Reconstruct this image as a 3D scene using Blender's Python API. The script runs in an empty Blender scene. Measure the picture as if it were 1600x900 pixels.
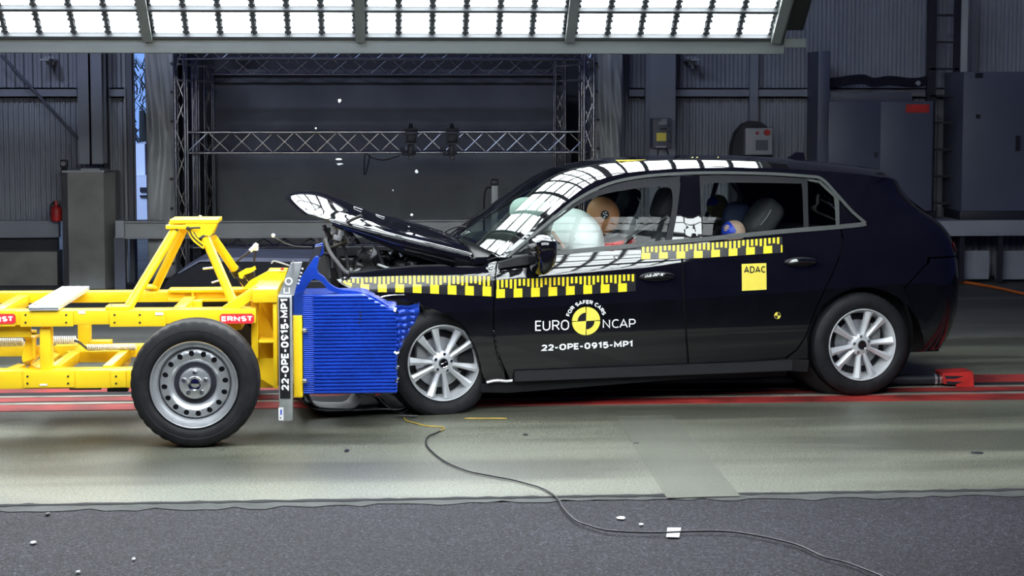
import bpy, bmesh, math, random
from mathutils import Vector, Matrix, Euler
random.seed(7)
S = bpy.context.scene
COL = S.collection
R = math.radians

# ------------------------------------------------------------------ camera, world, exposure
F = 2800.0; CAMH = 1.8; YAW = R(4.0); PIT = R(4.4); HZ = 154.0
CY = 450 + (HZ - 450) + F * math.tan(PIT)
cam_d = bpy.data.cameras.new('camera'); cam = bpy.data.objects.new('camera', cam_d); COL.objects.link(cam)
cam_d.sensor_width = 36; cam_d.lens = 36 * F / 1600; cam_d.shift_y = (CY - 450) / 1600
cam.location = (0, 0, CAMH); cam.rotation_euler = (R(90) - PIT, 0, -YAW)
cam_d.clip_end = 200
S.camera = cam
w = bpy.data.worlds.new('world'); S.world = w; w.use_nodes = True
w.node_tree.nodes['Background'].inputs[0].default_value = (0.16, 0.2, 1.0, 1)
w.node_tree.nodes['Background'].inputs[1].default_value = 0.06
S.view_settings.view_transform = 'Standard'; S.view_settings.look = 'None'
S.view_settings.gamma = 1; S.view_settings.exposure = 0.0; S.view_settings.use_curve_mapping = False
LAMP = 13.0          # radiance of a lamp face

for (lx, ly, lz, tx, ty, tz, en) in ((-5.0, 4.0, 7.5, -3.4, 17.5, .9, 85), (-1.5, 4.0, 7.5, -.6, 17.5, .9, 60)):      # unseen fill lights added to brighten the back wall
    ld_ = bpy.data.lights.new('back_fill', 'AREA'); ld_.energy = en; ld_.color = (.62, .72, 1.0); ld_.spread = R(75); ld_.shape = 'RECTANGLE'; ld_.size = 1.2; ld_.size_y = .5
    lo_ = bpy.data.objects.new('back_fill', ld_); COL.objects.link(lo_); lo_.location = (lx, ly, lz)
    lo_.rotation_euler = (Vector((tx, ty, tz)) - Vector((lx, ly, lz))).to_track_quat('-Z', 'Y').to_euler()

RV = Vector((math.cos(YAW), -math.sin(YAW), 0)); FH = Vector((math.sin(YAW), math.cos(YAW), 0)); ZZ = Vector((0, 0, 1))
FW = FH * math.cos(PIT) - ZZ * math.sin(PIT); UP = FH * math.sin(PIT) + ZZ * math.cos(PIT)
CAM = Vector((0, 0, CAMH))
def ray(px, py): return FW + RV * ((px - 800) / F) + UP * ((CY - py) / F)
def proj(p):
    d = p - CAM; z = d.dot(FW); return (800 + F * d.dot(RV) / z, CY - F * d.dot(UP) / z)
def atY(px, py, Y):
    r = ray(px, py); return CAM + r * (Y / r.y)
def atZ(px, py, z=0.0):
    r = ray(px, py); return CAM + r * ((z - CAMH) / r.z)

# ------------------------------------------------------------------ materials
def mat(name, col, rough=.5, metal=0.0, ior=1.5, noise=None, bump=None, spec=.5, emit=None, trans=0, coat=0):
    m = bpy.data.materials.new(name); m.use_nodes = True; nt = m.node_tree; b = nt.nodes['Principled BSDF']
    b.inputs['Base Color'].default_value = (*col, 1); b.inputs['Roughness'].default_value = rough
    b.inputs['Metallic'].default_value = metal; b.inputs['IOR'].default_value = ior
    b.inputs['Specular IOR Level'].default_value = spec
    b.inputs['Coat Weight'].default_value = coat; b.inputs['Coat Roughness'].default_value = .02
    if trans: b.inputs['Transmission Weight'].default_value = trans
    if emit:
        b.inputs['Emission Color'].default_value = (*emit[0], 1); b.inputs['Emission Strength'].default_value = emit[1]
    tc = nt.nodes.new('ShaderNodeTexCoord')
    if noise:   # (scale, amount)
        n = nt.nodes.new('ShaderNodeTexNoise'); n.inputs['Scale'].default_value = noise[0]; n.inputs['Detail'].default_value = 6
        nt.links.new(tc.outputs['Object'], n.inputs['Vector'])
        r = nt.nodes.new('ShaderNodeValToRGB'); a = noise[1]
        r.color_ramp.elements[0].position = .3; r.color_ramp.elements[1].position = .7
        r.color_ramp.elements[0].color = (*[max(0, c * (1 - a)) for c in col], 1)
        r.color_ramp.elements[1].color = (*[min(1, c * (1 + a)) for c in col], 1)
        nt.links.new(n.outputs['Fac'], r.inputs['Fac']); nt.links.new(r.outputs['Color'], b.inputs['Base Color'])
    if bump:    # (scale, strength, distance)
        n2 = nt.nodes.new('ShaderNodeTexNoise'); n2.inputs['Scale'].default_value = bump[0]; n2.inputs['Detail'].default_value = 5
        nt.links.new(tc.outputs['Object'], n2.inputs['Vector'])
        bp = nt.nodes.new('ShaderNodeBump'); bp.inputs['Strength'].default_value = bump[1]; bp.inputs['Distance'].default_value = bump[2]
        nt.links.new(n2.outputs['Fac'], bp.inputs['Height']); nt.links.new(bp.outputs['Normal'], b.inputs['Normal'])
    return m
def glass_mat(name, tint, refl=1.0, ior=1.5):
    m = bpy.data.materials.new(name); m.use_nodes = True; nt = m.node_tree; nt.nodes.clear()
    o = nt.nodes.new('ShaderNodeOutputMaterial'); mx = nt.nodes.new('ShaderNodeMixShader')
    t = nt.nodes.new('ShaderNodeBsdfTransparent'); g = nt.nodes.new('ShaderNodeBsdfGlossy'); f = nt.nodes.new('ShaderNodeFresnel')
    t.inputs['Color'].default_value = (*tint, 1); g.inputs['Roughness'].default_value = .01; f.inputs['IOR'].default_value = ior
    nt.links.new(f.outputs[0], mx.inputs[0]); nt.links.new(t.outputs[0], mx.inputs[1]); nt.links.new(g.outputs[0], mx.inputs[2])
    nt.links.new(mx.outputs[0], o.inputs[0]); return m
M = {}
M['paint'] = mat('black_car_paint', (.004, .004, .006), .03, ior=1.75, noise=(9, .2))
M['glossblack'] = mat('gloss_black_plastic', (.004, .004, .005), .02, ior=1.7, noise=(9, .2))
M['blackpl'] = mat('black_plastic', (.012, .012, .014), .45, noise=(20, .3))
M['blackmatte'] = mat('matte_black', (.006, .006, .008), .8, noise=(20, .3))
M['trim'] = mat('satin_grey_trim', (.055, .06, .058), .5, metal=.0, noise=(30, .08))
M['trimd'] = mat('dark_grey_frame', (.012, .013, .016), .6, noise=(30, .1), spec=.3)
M['yellow'] = mat('yellow_frame_paint', (.93, .62, .015), .32, ior=1.5, noise=(2.5, .05))
M['silver'] = mat('galvanised_steel', (.62, .64, .66), .38, metal=.85, noise=(14, .15), bump=(60, .1, .002))
M['steel'] = mat('bright_zinc', (.75, .76, .78), .3, metal=.9, noise=(30, .1))
M['alu'] = mat('pale_aluminium', (.8, .82, .84), .4, metal=.4, noise=(20, .06))
M['rim'] = mat('silver_alloy', (.62, .63, .65), .34, metal=.4, noise=(12, .04))
M['steelrim'] = mat('grey_steel_wheel_paint', (.42, .43, .45), .33, metal=.7, noise=(12, .06))
M['tyre'] = mat('tyre_rubber', (.012, .012, .014), .6, spec=.22, noise=(18, .35), bump=(80, .15, .002))
M['blue'] = mat('blue_aluminium_cladding', (.010, .052, .42), .3, metal=.25, noise=(6, .15))
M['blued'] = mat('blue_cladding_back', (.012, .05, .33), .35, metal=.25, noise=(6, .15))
M['white'] = mat('white_vinyl', (.9, .9, .9), .35, noise=(20, .03))
M['tapey'] = mat('yellow_vinyl', (.95, .72, .03), .25, noise=(20, .04))
M['tapey2'] = mat('lemon_vinyl', (.92, .75, .1), .4, noise=(20, .03))
M['tapek'] = mat('black_vinyl', (.02, .02, .022), .22, noise=(20, .2))
M['labelk'] = mat('black_label', (.008, .008, .012), .4, noise=(20, .2))
M['red'] = mat('red_label', (.75, .03, .04), .4, noise=(20, .08))
M['redbox'] = mat('red_painted_steel', (.5, .025, .02), .45, noise=(9, .3))
M['chrome'] = mat('chrome', (.8, .8, .8), .08, metal=1, noise=(10, .03))
M['airbag'] = mat('white_airbag_cloth', (.9, .92, .9), .8, noise=(6, .05), bump=(14, .3, .01))
M['skin'] = mat('tan_dummy_vinyl', (.42, .19, .085), .5, noise=(6, .15))
M['olive'] = mat('olive_vinyl', (.42, .38, .12), .35, noise=(6, .15))
M['navy'] = mat('navy_fabric', (.02, .03, .08), .7, noise=(30, .2))
M['beige'] = mat('beige_vinyl', (.6, .4, .3), .4, noise=(10, .1))
M['bluemark'] = mat('blue_marker_tape', (.02, .06, .65), .4, noise=(10, .1))
M['redcloth'] = mat('red_cloth', (.6, .03, .03), .8, noise=(20, .2))
M['seat'] = mat('dark_seat_fabric', (.03, .03, .034), .75, noise=(40, .2))
M['greypl'] = mat('grey_plastic', (.16, .16, .165), .5, noise=(12, .1))
M['lens'] = mat('red_tail_lamp', (.5, .01, .01), .15, noise=(10, .1))
M['concrete_block'] = mat('cast_concrete', (.24, .24, .21), .85, noise=(3, .25), bump=(20, .3, .01))
M['wallsteel'] = mat('grey_sheet_metal', (.26, .27, .30), .55, noise=(1.5, .15))
M['wallrail'] = mat('grey_painted_beam', (.24, .25, .28), .6, noise=(2, .1))
M['beam'] = mat('grey_steel_beam', (.36, .37, .37), .5, noise=(2, .1))
M['beamd'] = mat('dark_steel_beam', (.10, .105, .13), .5, noise=(2, .1))
M['curtain'] = mat('grey_tarpaulin', (.36, .37, .36), .38, noise=(2, .15), bump=(3, .4, .05))
M['cloth'] = mat('black_backdrop_cloth', (.11, .112, .12), .9, noise=(2, .2))
M['cloth2'] = mat('charcoal_wrinkled_cloth', (.17, .175, .178), .85, noise=(2, .15), bump=(2.2, .7, .06))
M['truss'] = mat('aluminium_truss_tube', (.5, .5, .5), .22, metal=1, noise=(10, .05))
M['rig'] = mat('grey_rig_housing', (.14, .155, .145), .5, noise=(2, .06))
M['rigdark'] = mat('dark_lamp_housing', (.06, .065, .07), .5, noise=(4, .1))
M['cabinet'] = mat('grey_cabinet_enamel', (.085, .095, .14), .45, noise=(1.5, .08))
M['cabwhite'] = mat('light_grey_enamel', (.36, .37, .38), .5, noise=(5, .08))
M['darkdev'] = mat('dark_device_plastic', (.012, .012, .02), .5, noise=(20, .2))
M['redrail'] = mat('red_track_paint', (.26, .02, .017), .6, noise=(3, .55), bump=(60, .2, .003))
M['railsteel'] = mat('worn_steel_rail', (.42, .40, .34), .4, metal=.6, noise=(5, .3))
M['slot'] = mat('black_slot', (.004, .004, .006), .9, noise=(5, .3))
M['orange'] = mat('orange_cable_sheath', (.55, .13, .02), .5, noise=(10, .1))
M['cable'] = mat('black_cable_sheath', (.008, .008, .012), .45, noise=(10, .2))
M['ycable'] = mat('yellow_cable_sheath', (.55, .36, .02), .5, noise=(10, .1))
M['tree'] = mat('winter_tree_bark', (.03, .035, .03), .9, noise=(3, .3))
M['outwhite'] = mat('white_house_render', (.7, .72, .75), .8, noise=(1, .05))
M['glass'] = glass_mat('side_window_glass', (.84, .88, .87), ior=1.3)
M['wglass'] = glass_mat('windscreen_glass', (.72, .86, .80), ior=1.6)
lm = mat('lamp_lens', (.9, .9, .9), .4, noise=(8, .01), emit=((.90, .97, 1.0), LAMP)); M['lamp'] = lm
lm2 = mat('daylight_sky', (.0, .0, .0), 1, emit=((.22, .42, 1.0), 1.0), noise=(.3, .1)); M['sky'] = lm2

# concrete floor: blotches, long dark scuffs along the track, glittering aggregate
def floor_mat(name, base, streak, speck, rough, bumpd, sparkle, spec=.25):
    m = bpy.data.materials.new(name); m.use_nodes = True; nt = m.node_tree; b = nt.nodes['Principled BSDF']; L = nt.links.new
    b.inputs['Specular IOR Level'].default_value = spec
    g = nt.nodes.new('ShaderNodeNewGeometry')
    def noise(scale, vecscale, det=6, dist=0):
        mp = nt.nodes.new('ShaderNodeMapping'); mp.inputs['Scale'].default_value = vecscale
        n = nt.nodes.new('ShaderNodeTexNoise'); n.inputs['Scale'].default_value = scale; n.inputs['Detail'].default_value = det
        n.inputs['Distortion'].default_value = dist
        L(g.outputs['Position'], mp.inputs['Vector']); L(mp.outputs[0], n.inputs['Vector']); return n.outputs['Fac']
    def ramp(fac, a, b_, ca, cb):
        r = nt.nodes.new('ShaderNodeMapRange'); r.inputs['From Min'].default_value = a; r.inputs['From Max'].default_value = b_
        r.inputs['To Min'].default_value = ca; r.inputs['To Max'].default_value = cb; L(fac, r.inputs['Value']); return r.outputs[0]
    def mul(x, y):
        mm = nt.nodes.new('ShaderNodeMath'); mm.operation = 'MULTIPLY'; L(x, mm.inputs[0]); L(y, mm.inputs[1]); return mm.outputs[0]
    blot = ramp(noise(.8, (1, 1, 1)), .3, .7, .82, 1.15)
    st = ramp(noise(1.0, (.28, 1.9, 1), 5, .3), .42, .60, 1 - streak, 1.15)
    fine = ramp(noise(130, (1, 1, 1), 2), .3, .7, 1 - speck, 1 + speck)
    grit = ramp(noise(75, (1, 1, 1), 3), .42, .60, 1 - speck * .8, 1 + speck * .8)
    spots = ramp(noise(95, (1, 1, 1), 0), .69, .76, 1.0, 1.0 + 2.2 * speck)
    v = mul(mul(mul(blot, st), mul(fine, grit)), spots)
    mx = nt.nodes.new('ShaderNodeVectorMath'); mx.operation = 'SCALE'; mx.inputs[0].default_value = base; L(v, mx.inputs['Scale'])
    L(mx.outputs[0], b.inputs['Base Color'])
    L(ramp(noise(200, (1, 1, 1), 1), .35, .65, rough - sparkle, rough + .1), b.inputs['Roughness'])
    bp = nt.nodes.new('ShaderNodeBump'); bp.inputs['Strength'].default_value = .6; bp.inputs['Distance'].default_value = bumpd
    L(noise(160, (1, 1, 1), 3), bp.inputs['Height']); L(bp.outputs['Normal'], b.inputs['Normal'])
    return m
M['concrete'] = floor_mat('worn_track_concrete', (.118, .121, .092), .50, .34, .42, .003, .12, .5)
M['concrete2'] = floor_mat('smooth_concrete_patch', (.100, .103, .082), .25, .12, .5, .001, .05)
M['asphalt'] = floor_mat('dark_asphalt', (.0165, .0155, .021), .12, .8, .8, .004, .15)
M['concretefar'] = floor_mat('dull_hall_concrete', (.10, .10, .09), .2, .15, .7, .002, .05)

# ------------------------------------------------------------------ mesh helpers
class MB:
    def __init__(s, fr=None): s.bm = bmesh.new(); s.fr = fr
    def face(s, pts):
        vs = [s.bm.verts.new(Vector(p)) for p in pts]
        try: return s.bm.faces.new(vs)
        except ValueError: return None
    def box(s, c, d, rot=None, bev=0):
        r = bmesh.ops.create_cube(s.bm, size=1); vs = r['verts']
        mt = Matrix.Translation(Vector(c)) @ (rot.to_matrix().to_4x4() if isinstance(rot, Euler) else (rot.to_4x4() if rot is not None else Matrix())) @ Matrix.Diagonal((*d, 1))
        bmesh.ops.transform(s.bm, matrix=mt, verts=vs)
        if bev:
            es = list({e for v in vs for e in v.link_edges}); bmesh.ops.bevel(s.bm, geom=es, offset=bev, segments=2, affect='EDGES', profile=.5)
        return s
    def box2(s, a, b, bev=0):
        a = Vector(a); b = Vector(b); return s.box((a + b) / 2, [abs(x) for x in (b - a)], bev=bev)
    def bar(s, p, q, wd, ht, up=(0, 0, 1), bev=0):
        p = Vector(p); q = Vector(q); x = (q - p); L = x.length; x.normalize(); u = Vector(up)
        y = u.cross(x)
        if y.length < 1e-4: y = Vector((0, 1, 0)).cross(x)
        y.normalize(); z = x.cross(y); m = Matrix((x, y, z)).transposed()
        return s.box((p + q) / 2, (L, wd, ht), rot=m, bev=bev)
    def cyl(s, p, q, r1, r2=None, seg=20, cap=True):
        p = Vector(p); q = Vector(q); r2 = r1 if r2 is None else r2
        d = q - p; mt = Matrix.Translation((p + q) / 2) @ d.to_track_quat('Z', 'Y').to_matrix().to_4x4()
        bmesh.ops.create_cone(s.bm, cap_ends=cap, segments=seg, radius1=r1, radius2=r2, depth=d.length, matrix=mt); return s
    def tube(s, pts, r, seg=8, closed=False):
        pts = [Vector(p) for p in pts]; n = len(pts); rings = []
        rs = r if isinstance(r, (list, tuple)) else [r] * n
        prev = None
        for i, p in enumerate(pts):
            a = pts[i - 1] if i > 0 else (pts[-1] if closed else p); b = pts[(i + 1) % n] if (i < n - 1 or closed) else p
            t = (b - a).normalized()
            if prev is None: prev = Vector((0, 0, 1)) if abs(t.z) < .9 else Vector((0, 1, 0))
            y = (prev - t * prev.dot(t))
            if y.length < 1e-5: y = t.orthogonal()
            y.normalize(); prev = y; x = y.cross(t)
            rings.append([s.bm.verts.new(p + (x * math.cos(k * 2 * math.pi / seg) + y * math.sin(k * 2 * math.pi / seg)) * rs[i]) for k in range(seg)])
        m = n if closed else n - 1
        for i in range(m):
            A = rings[i]; B = rings[(i + 1) % n]
            for k in range(seg):
                s.bm.faces.new((A[k], A[(k + 1) % seg], B[(k + 1) % seg], B[k]))
        if not closed:
            s.bm.faces.new(rings[0][::-1]); s.bm.faces.new(rings[-1])
        return s
    def lathe(s, prof, o, ax, seg=48, rfun=None):   # prof: (r, h) along ax from o
        o = Vector(o); ax = Vector(ax).normalized(); x = ax.orthogonal().normalized(); y = ax.cross(x); rings = []
        for j, (r, h) in enumerate(prof):
            ring = []
            for k in range(seg):
                a = 2 * math.pi * k / seg; rr = rfun(j, k, r) if rfun else r
                ring.append(s.bm.verts.new(o + ax * h + (x * math.cos(a) + y * math.sin(a)) * max(rr, 1e-4)))
            rings.append(ring)
        for A, B in zip(rings, rings[1:]):
            for k in range(seg):
                s.bm.faces.new((A[k], A[(k + 1) % seg], B[(k + 1) % seg], B[k]))
        return s
    def blob(s, c, rad, rot=None, e=1.0, nu=28, nv=16, fn=None):   # superellipsoid
        c = Vector(c); rm = (rot.to_matrix() if rot else Matrix.Identity(3)); g = []
        sp = lambda a, p: math.copysign(abs(a) ** p, a)
        for j in range(nv + 1):
            ph = -math.pi / 2 + math.pi * j / nv; row = []
            for i in range(nu):
                th = 2 * math.pi * i / nu
                p = Vector((sp(math.cos(ph), e) * sp(math.cos(th), e) * rad[0], sp(math.cos(ph), e) * sp(math.sin(th), e) * rad[1], sp(math.sin(ph), e) * rad[2]))
                if fn: p = fn(p)
                row.append(s.bm.verts.new(c + rm @ p))
            g.append(row)
        for A, B in zip(g, g[1:]):
            for i in range(nu): s.bm.faces.new((A[i], A[(i + 1) % nu], B[(i + 1) % nu], B[i]))
        return s
    def prism(s, poly, axis, a, b, mapf=None):   # poly 2d extruded between a and b; mapf(x,y,t)
        n = len(poly); A = [s.bm.verts.new(mapf(x, y, a)) for x, y in poly]; B = [s.bm.verts.new(mapf(x, y, b)) for x, y in poly]
        s.bm.faces.new(A); s.bm.faces.new(B[::-1])
        for i in range(n): s.bm.faces.new((A[i], B[i], B[(i + 1) % n], A[(i + 1) % n]))
        return s
    def pgrid(s, rows):
        g = [[s.bm.verts.new(Vector(p)) for p in r] for r in rows]
        for A, B in zip(g, g[1:]):
            for i in range(len(A) - 1): s.bm.faces.new((A[i], A[i + 1], B[i + 1], B[i]))
        return s
    def build(s, name, m, parent=None, ang=35, norm=None, fixn=True):
        me = bpy.data.meshes.new(name)
        if fixn: bmesh.ops.recalc_face_normals(s.bm, faces=s.bm.faces[:])
        s.bm.normal_update()
        s.bm.to_mesh(me); s.bm.free()
        for p in me.polygons: p.use_smooth = True
        if ang < 179: me.set_sharp_from_angle(angle=R(ang))
        me.materials.append(M[m] if isinstance(m, str) else m)
        o = bpy.data.objects.new(name, me); COL.objects.link(o)
        if parent is not None: o.parent = parent
        return o
def empty(name, loc, rz=0, label=None, cat=None, group=None):
    o = bpy.data.objects.new(name, None); COL.objects.link(o); o.location = loc; o.rotation_euler = (0, 0, rz); o.empty_display_size = .1
    if label: tag(o, label, cat, group)
    return o
def tag(o, label, cat, group=None, kind=None):
    if label: o['label'] = label
    if cat: o['category'] = cat
    if group: o['group'] = group
    if kind: o['kind'] = kind
    return o
def struct(o): o['kind'] = 'structure'; return o
def setorigin(o, p):   # move a mesh's origin without moving the mesh
    p = Vector(p); o.data.transform(Matrix.Translation(-p)); o.location = o.location + p; return o
def _arc(cx, cy, rx, ry, a0, a1, n=8): return [(cx + rx * math.cos(R(a0 + (a1 - a0) * k / n)), cy + ry * math.sin(R(a0 + (a1 - a0) * k / n))) for k in range(n + 1)]
_O = _arc(.5, .62, .34, .38, 0, 180, 12)[:-1] + _arc(.5, .38, .34, .38, 180, 360, 12)[:-1]
_0 = _arc(.5, .66, .28, .34, 0, 180, 12)[:-1] + _arc(.5, .34, .28, .34, 180, 360, 12)[:-1]
GL = {   # letter skeletons drawn as pen strokes in a 1-high box: (advance, strokes, closed flags)
 'E': (.72, [[(.66, 1), (.16, 1), (.16, 0), (.66, 0)], [(.16, .5), (.6, .5)]]),
 'F': (.68, [[(.64, 1), (.16, 1), (.16, 0)], [(.16, .5), (.58, .5)]]),
 'U': (.92, [[(.16, 1)] + _arc(.47, .32, .31, .32, 180, 360, 10) + [(.78, 1)]]),
 'R': (.85, [[(.16, 0), (.16, 1)] + _arc(.5, .74, .24, .26, 90, -90, 10) + [(.16, .48)], [(.46, .48), (.78, 0)]]),
 'P': (.80, [[(.16, 0), (.16, 1)] + _arc(.48, .71, .25, .29, 90, -90, 10) + [(.16, .42)]]),
 'O': (1.0, [_O + [_O[0]]]), '0': (.92, [[(x - .04, y) for x, y in _0 + [_0[0]]]]),
 'N': (.95, [[(.16, 0), (.16, 1), (.79, 0), (.79, 1)]]),
 'C': (.84, [_arc(.52, .6, .36, .4, 48, 180, 10)[0:] + _arc(.52, .4, .36, .4, 180, 312, 10)]),
 'A': (.92, [[(.08, 0), (.46, 1), (.84, 0)], [(.22, .3), (.70, .3)]]),
 'D': (.95, [[(.16, 0), (.16, 1), (.42, 1)] + _arc(.46, .5, .36, .5, 90, -90, 12) + [(.16, 0)]]),
 'S': (.78, [_arc(.4, .75, .27, .25, 40, 180, 8) + _arc(.4, .72, .27, .22, 190, 265, 4) + _arc(.4, .26, .28, .26, 85, -90, 8) + _arc(.4, .26, .28, .26, -90, -145, 4)]),
 'M': (1.12, [[(.16, 0), (.16, 1), (.56, .25), (.96, 1), (.96, 0)]]),
 'T': (.76, [[(.04, 1), (.72, 1)], [(.38, 1), (.38, 0)]]),
 '2': (.80, [_arc(.4, .70, .27, .30, 160, -10, 8) + [(.62, .52), (.12, 0), (.70, 0)]]),
 '1': (.58, [[(.12, .8), (.38, 1), (.38, 0)]]),
 '5': (.80, [[(.66, 1), (.2, 1), (.17, .56)] + _arc(.38, .32, .29, .32, 95, -90, 8) + _arc(.38, .32, .29, .32, -90, -150, 3)]),
 '9': (.82, [_arc(.4, .69, .27, .31, 0, 360, 14), [(.67, .69), (.66, .4), (.52, .1), (.25, 0)]]),
 '-': (.55, [[(.1, .42), (.45, .42)]]), ' ': (.4, [])}
def text_verts(s, size=1, bold=0, spacing=1.0):
    """pen-stroke lettering: bold is the stroke width"""
    w = (bold or .13) / 2; vs = []; fs = []; x = 0
    for ch in s:
        adv, strokes = GL[ch]
        for st in strokes:
            closed = len(st) > 3 and abs(st[0][0] - st[-1][0]) < 1e-6 and abs(st[0][1] - st[-1][1]) < 1e-6
            st = [(a, w + b_ * (1 - 2 * w)) for a, b_ in st]; L = []; Rr = []; n = len(st)
            for i, p in enumerate(st):
                a = st[i - 1] if i > 0 else (st[-2] if closed else None); c = st[i + 1] if i < n - 1 else (st[1] if closed else None)
                d1 = Vector((p[0] - a[0], p[1] - a[1])).normalized() if a else None; d2 = Vector((c[0] - p[0], c[1] - p[1])).normalized() if c else None
                d1 = d1 or d2; d2 = d2 or d1
                n1 = Vector((-d1.y, d1.x)); n2 = Vector((-d2.y, d2.x)); m_ = n1 + n2
                if m_.length < 1e-3: m_ = n1
                m_.normalize(); k = min(1.9, 1 / max(.3, m_.dot(n1)))
                L.append((p[0] + m_.x * w * k, p[1] + m_.y * w * k)); Rr.append((p[0] - m_.x * w * k, p[1] - m_.y * w * k))
            b0 = len(vs)
            for l, r_ in zip(L, Rr): vs.append(Vector((x + l[0], l[1], 0))); vs.append(Vector((x + r_[0], r_[1], 0)))
            for i in range(n - 1): fs.append((b0 + 2 * i, b0 + 2 * i + 1, b0 + 2 * i + 3, b0 + 2 * i + 2))
        x += adv * spacing + (bold - .13) * .6 * (1 if bold else 0)
    return vs, fs
def text_mapped(name, s, mapf, m, parent, bold=0, spacing=1.0):
    """mapf(x01, y01, aspect x) -> point; text box normalised to 0..1 both ways"""
    vs, fs = text_verts(s, 1, bold, spacing)
    x0 = min(v.x for v in vs); x1 = max(v.x for v in vs); y0 = min(v.y for v in vs); y1 = max(v.y for v in vs)
    me = bpy.data.meshes.new(name)
    me.from_pydata([mapf((v.x - x0) / (x1 - x0), (v.y - y0) / (y1 - y0)) for v in vs], [], fs); me.update()
    me.materials.append(M[m]); o = bpy.data.objects.new(name, me); COL.objects.link(o); o.parent = parent
    return o
def cr(pts, n=6, closed=False):   # Catmull-Rom
    P = [tuple(p) for p in pts]; out = []; N = len(P)
    for i in range(N if closed else N - 1):
        p0 = P[i - 1] if (i > 0 or closed) else P[0]; p1 = P[i]; p2 = P[(i + 1) % N]; p3 = P[(i + 2) % N] if (i + 2 < N or closed) else P[-1]
        for k in range(n):
            t = k / n
            out.append(tuple(.5 * (2 * b + (c - a) * t + (2 * a - 5 * b + 4 * c - d) * t * t + (-a + 3 * b - 3 * c + d) * t ** 3) for a, b, c, d in zip(p0, p1, p2, p3)))
    if not closed: out.append(P[-1])
    return out
def interp(tab, x):
    if x <= tab[0][0]: return tab[0][1]
    for (a, b), (c, d) in zip(tab, tab[1:]):
        if x <= c: return b + (d - b) * (x - a) / (c - a)
    return tab[-1][1]
def copy_thing(o):
    c = o.copy(); COL.objects.link(c)
    def rec(src, dst):
        for ch in list(src.children):
            d = ch.copy(); COL.objects.link(d); d.parent = dst; rec(ch, d)
    rec(o, c); return c

# ------------------------------------------------------------------ floor
def plane(name, x0, x1, y0, y1, z, m, y1b=None):
    b = MB(); y1b = y1 if y1b is None else y1b
    b.face([(x0, y0, z), (x1, y0, z), (x1, y1b, z), (x0, y1, z)]); return struct(b.build(name, m))
EDGE = 7.93
b = MB(); b.box2((-12, -6, -.3), (16, EDGE - .02, -.006)); f0 = struct(b.build('floor', 'asphalt'))
b = MB(); b.box2((-12, EDGE + .06, -.3), (16, 13.2, 0)); struct(b.build('floor', 'concrete'))
b = MB(); b.box2((-12, 13.2, -.3), (16, 34, 0)); struct(b.build('floor', 'concretefar'))
# smoother repaired slab seen right of the middle, and the ragged joint between the two floors
def gp(px, py, z=0): return atZ(px, py, z)
b = MB(); pz = .0015
b.face([gp(1042, 778, pz), gp(1157, 775, pz), gp(1050, 648, pz), gp(962, 650, pz)]); struct(b.build('floor', 'concrete2', fixn=False))
b = MB(); x = -6.0; up = []; lo = []
while x < 9:
    up.append((x, EDGE + .07 + random.uniform(-.008, .006), -.001)); lo.append((x, EDGE - .05 + random.uniform(-.03, .035) + .02 * math.sin(x * 2.1), -.003)); x += .07
for i in range(len(up) - 1): b.face([lo[i], lo[i + 1], up[i + 1], up[i]])
struct(b.build('trim_1', mat('joint_filler', (.035, .037, .035), .75, noise=(6, .4), bump=(40, .4, .004)), fixn=False))
b = MB(); x = -6.0; A = []; B = []
while x < 9:
    c = EDGE + .05 + random.uniform(-.006, .006); h = .012 + random.random() * .016; A.append((x, c - h, .0006)); B.append((x, c + h, .0006)); x += .05
for i in range(len(A) - 1): b.face([A[i], A[i + 1], B[i + 1], B[i]])
struct(b.build('trim_2', 'slot', fixn=False))

# guide track: two red strips, steel rails and a slot
tr = empty('guide_rail', (0, 10.9, 0), 0, 'long red painted guide rail strips with steel edges running under the car and trolley', 'rail')
def strip(name, y0, y1, z, m, x0=-6.5, x1=9.5):
    b = MB(); b.box2((x0, y0 - 10.9, z - .02), (x1, y1 - 10.9, z)); return b.build(name, m, tr)
strip('red_strip', 10.40, 10.60, .004, 'redrail'); strip('red_strip', 10.72, 10.86, .004, 'redrail'); strip('red_strip', 11.05, 11.35, .004, 'redrail')
strip('steel_edge', 10.60, 10.66, .007, 'railsteel'); strip('steel_edge', 10.86, 10.91, .007, 'railsteel')
strip('slot', 10.66, 10.72, .003, 'slot'); strip('slot', 10.91, 11.05, .003, 'slot')

# ------------------------------------------------------------------ back wall
YW = 17.8
def ribbed(name, pa, pb, za, zb, Y, per, dep, m='wallsteel', x0=None, x1=None):
    b = MB(); x = x0; prof = []
    while x < x1:
        prof += [(x, Y), (x + per * .38, Y), (x + per * .5, Y + dep), (x + per * .88, Y + dep)]; x += per
    prof.append((x1, Y))
    b.pgrid([[(px, py, za) for px, py in prof], [(px, py, zb) for px, py in prof]])
    return struct(b.build(name, m, ang=10))
xl = atY(212, 300, YW).x; xa0 = atY(275, 300, 17.2).x; xa1 = atY(927, 300, 17.2).x
z140 = atY(60, 145, YW).z; z340 = atY(60, 345, YW).z
ribbed('wall_left', 0, 0, z140, 6.5, YW + .02, .085, .03, x0=-9, x1=xl)
ribbed('wall_left', 0, 0, z340, z140, YW, .05, .018, x0=-9, x1=xl)
ribbed('wall_right', 0, 0, z140, 6.5, YW + .02, .085, .03, x0=xa1, x1=12)
ribbed('wall_right', 0, 0, 0, z140, YW, .065, .022, x0=xa1, x1=12)
def wb(name, px0, py0, px1, py1, Y, dep, m, parent=None, bev=0, base=False):
    a = atY(px0, py0, Y); c = atY(px1, py1, Y); zb = 0 if base else c.z
    b = MB(); b.box2((a.x, Y, zb), (c.x, Y + dep, a.z), bev=bev); return b.build(name, m, parent)
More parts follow.
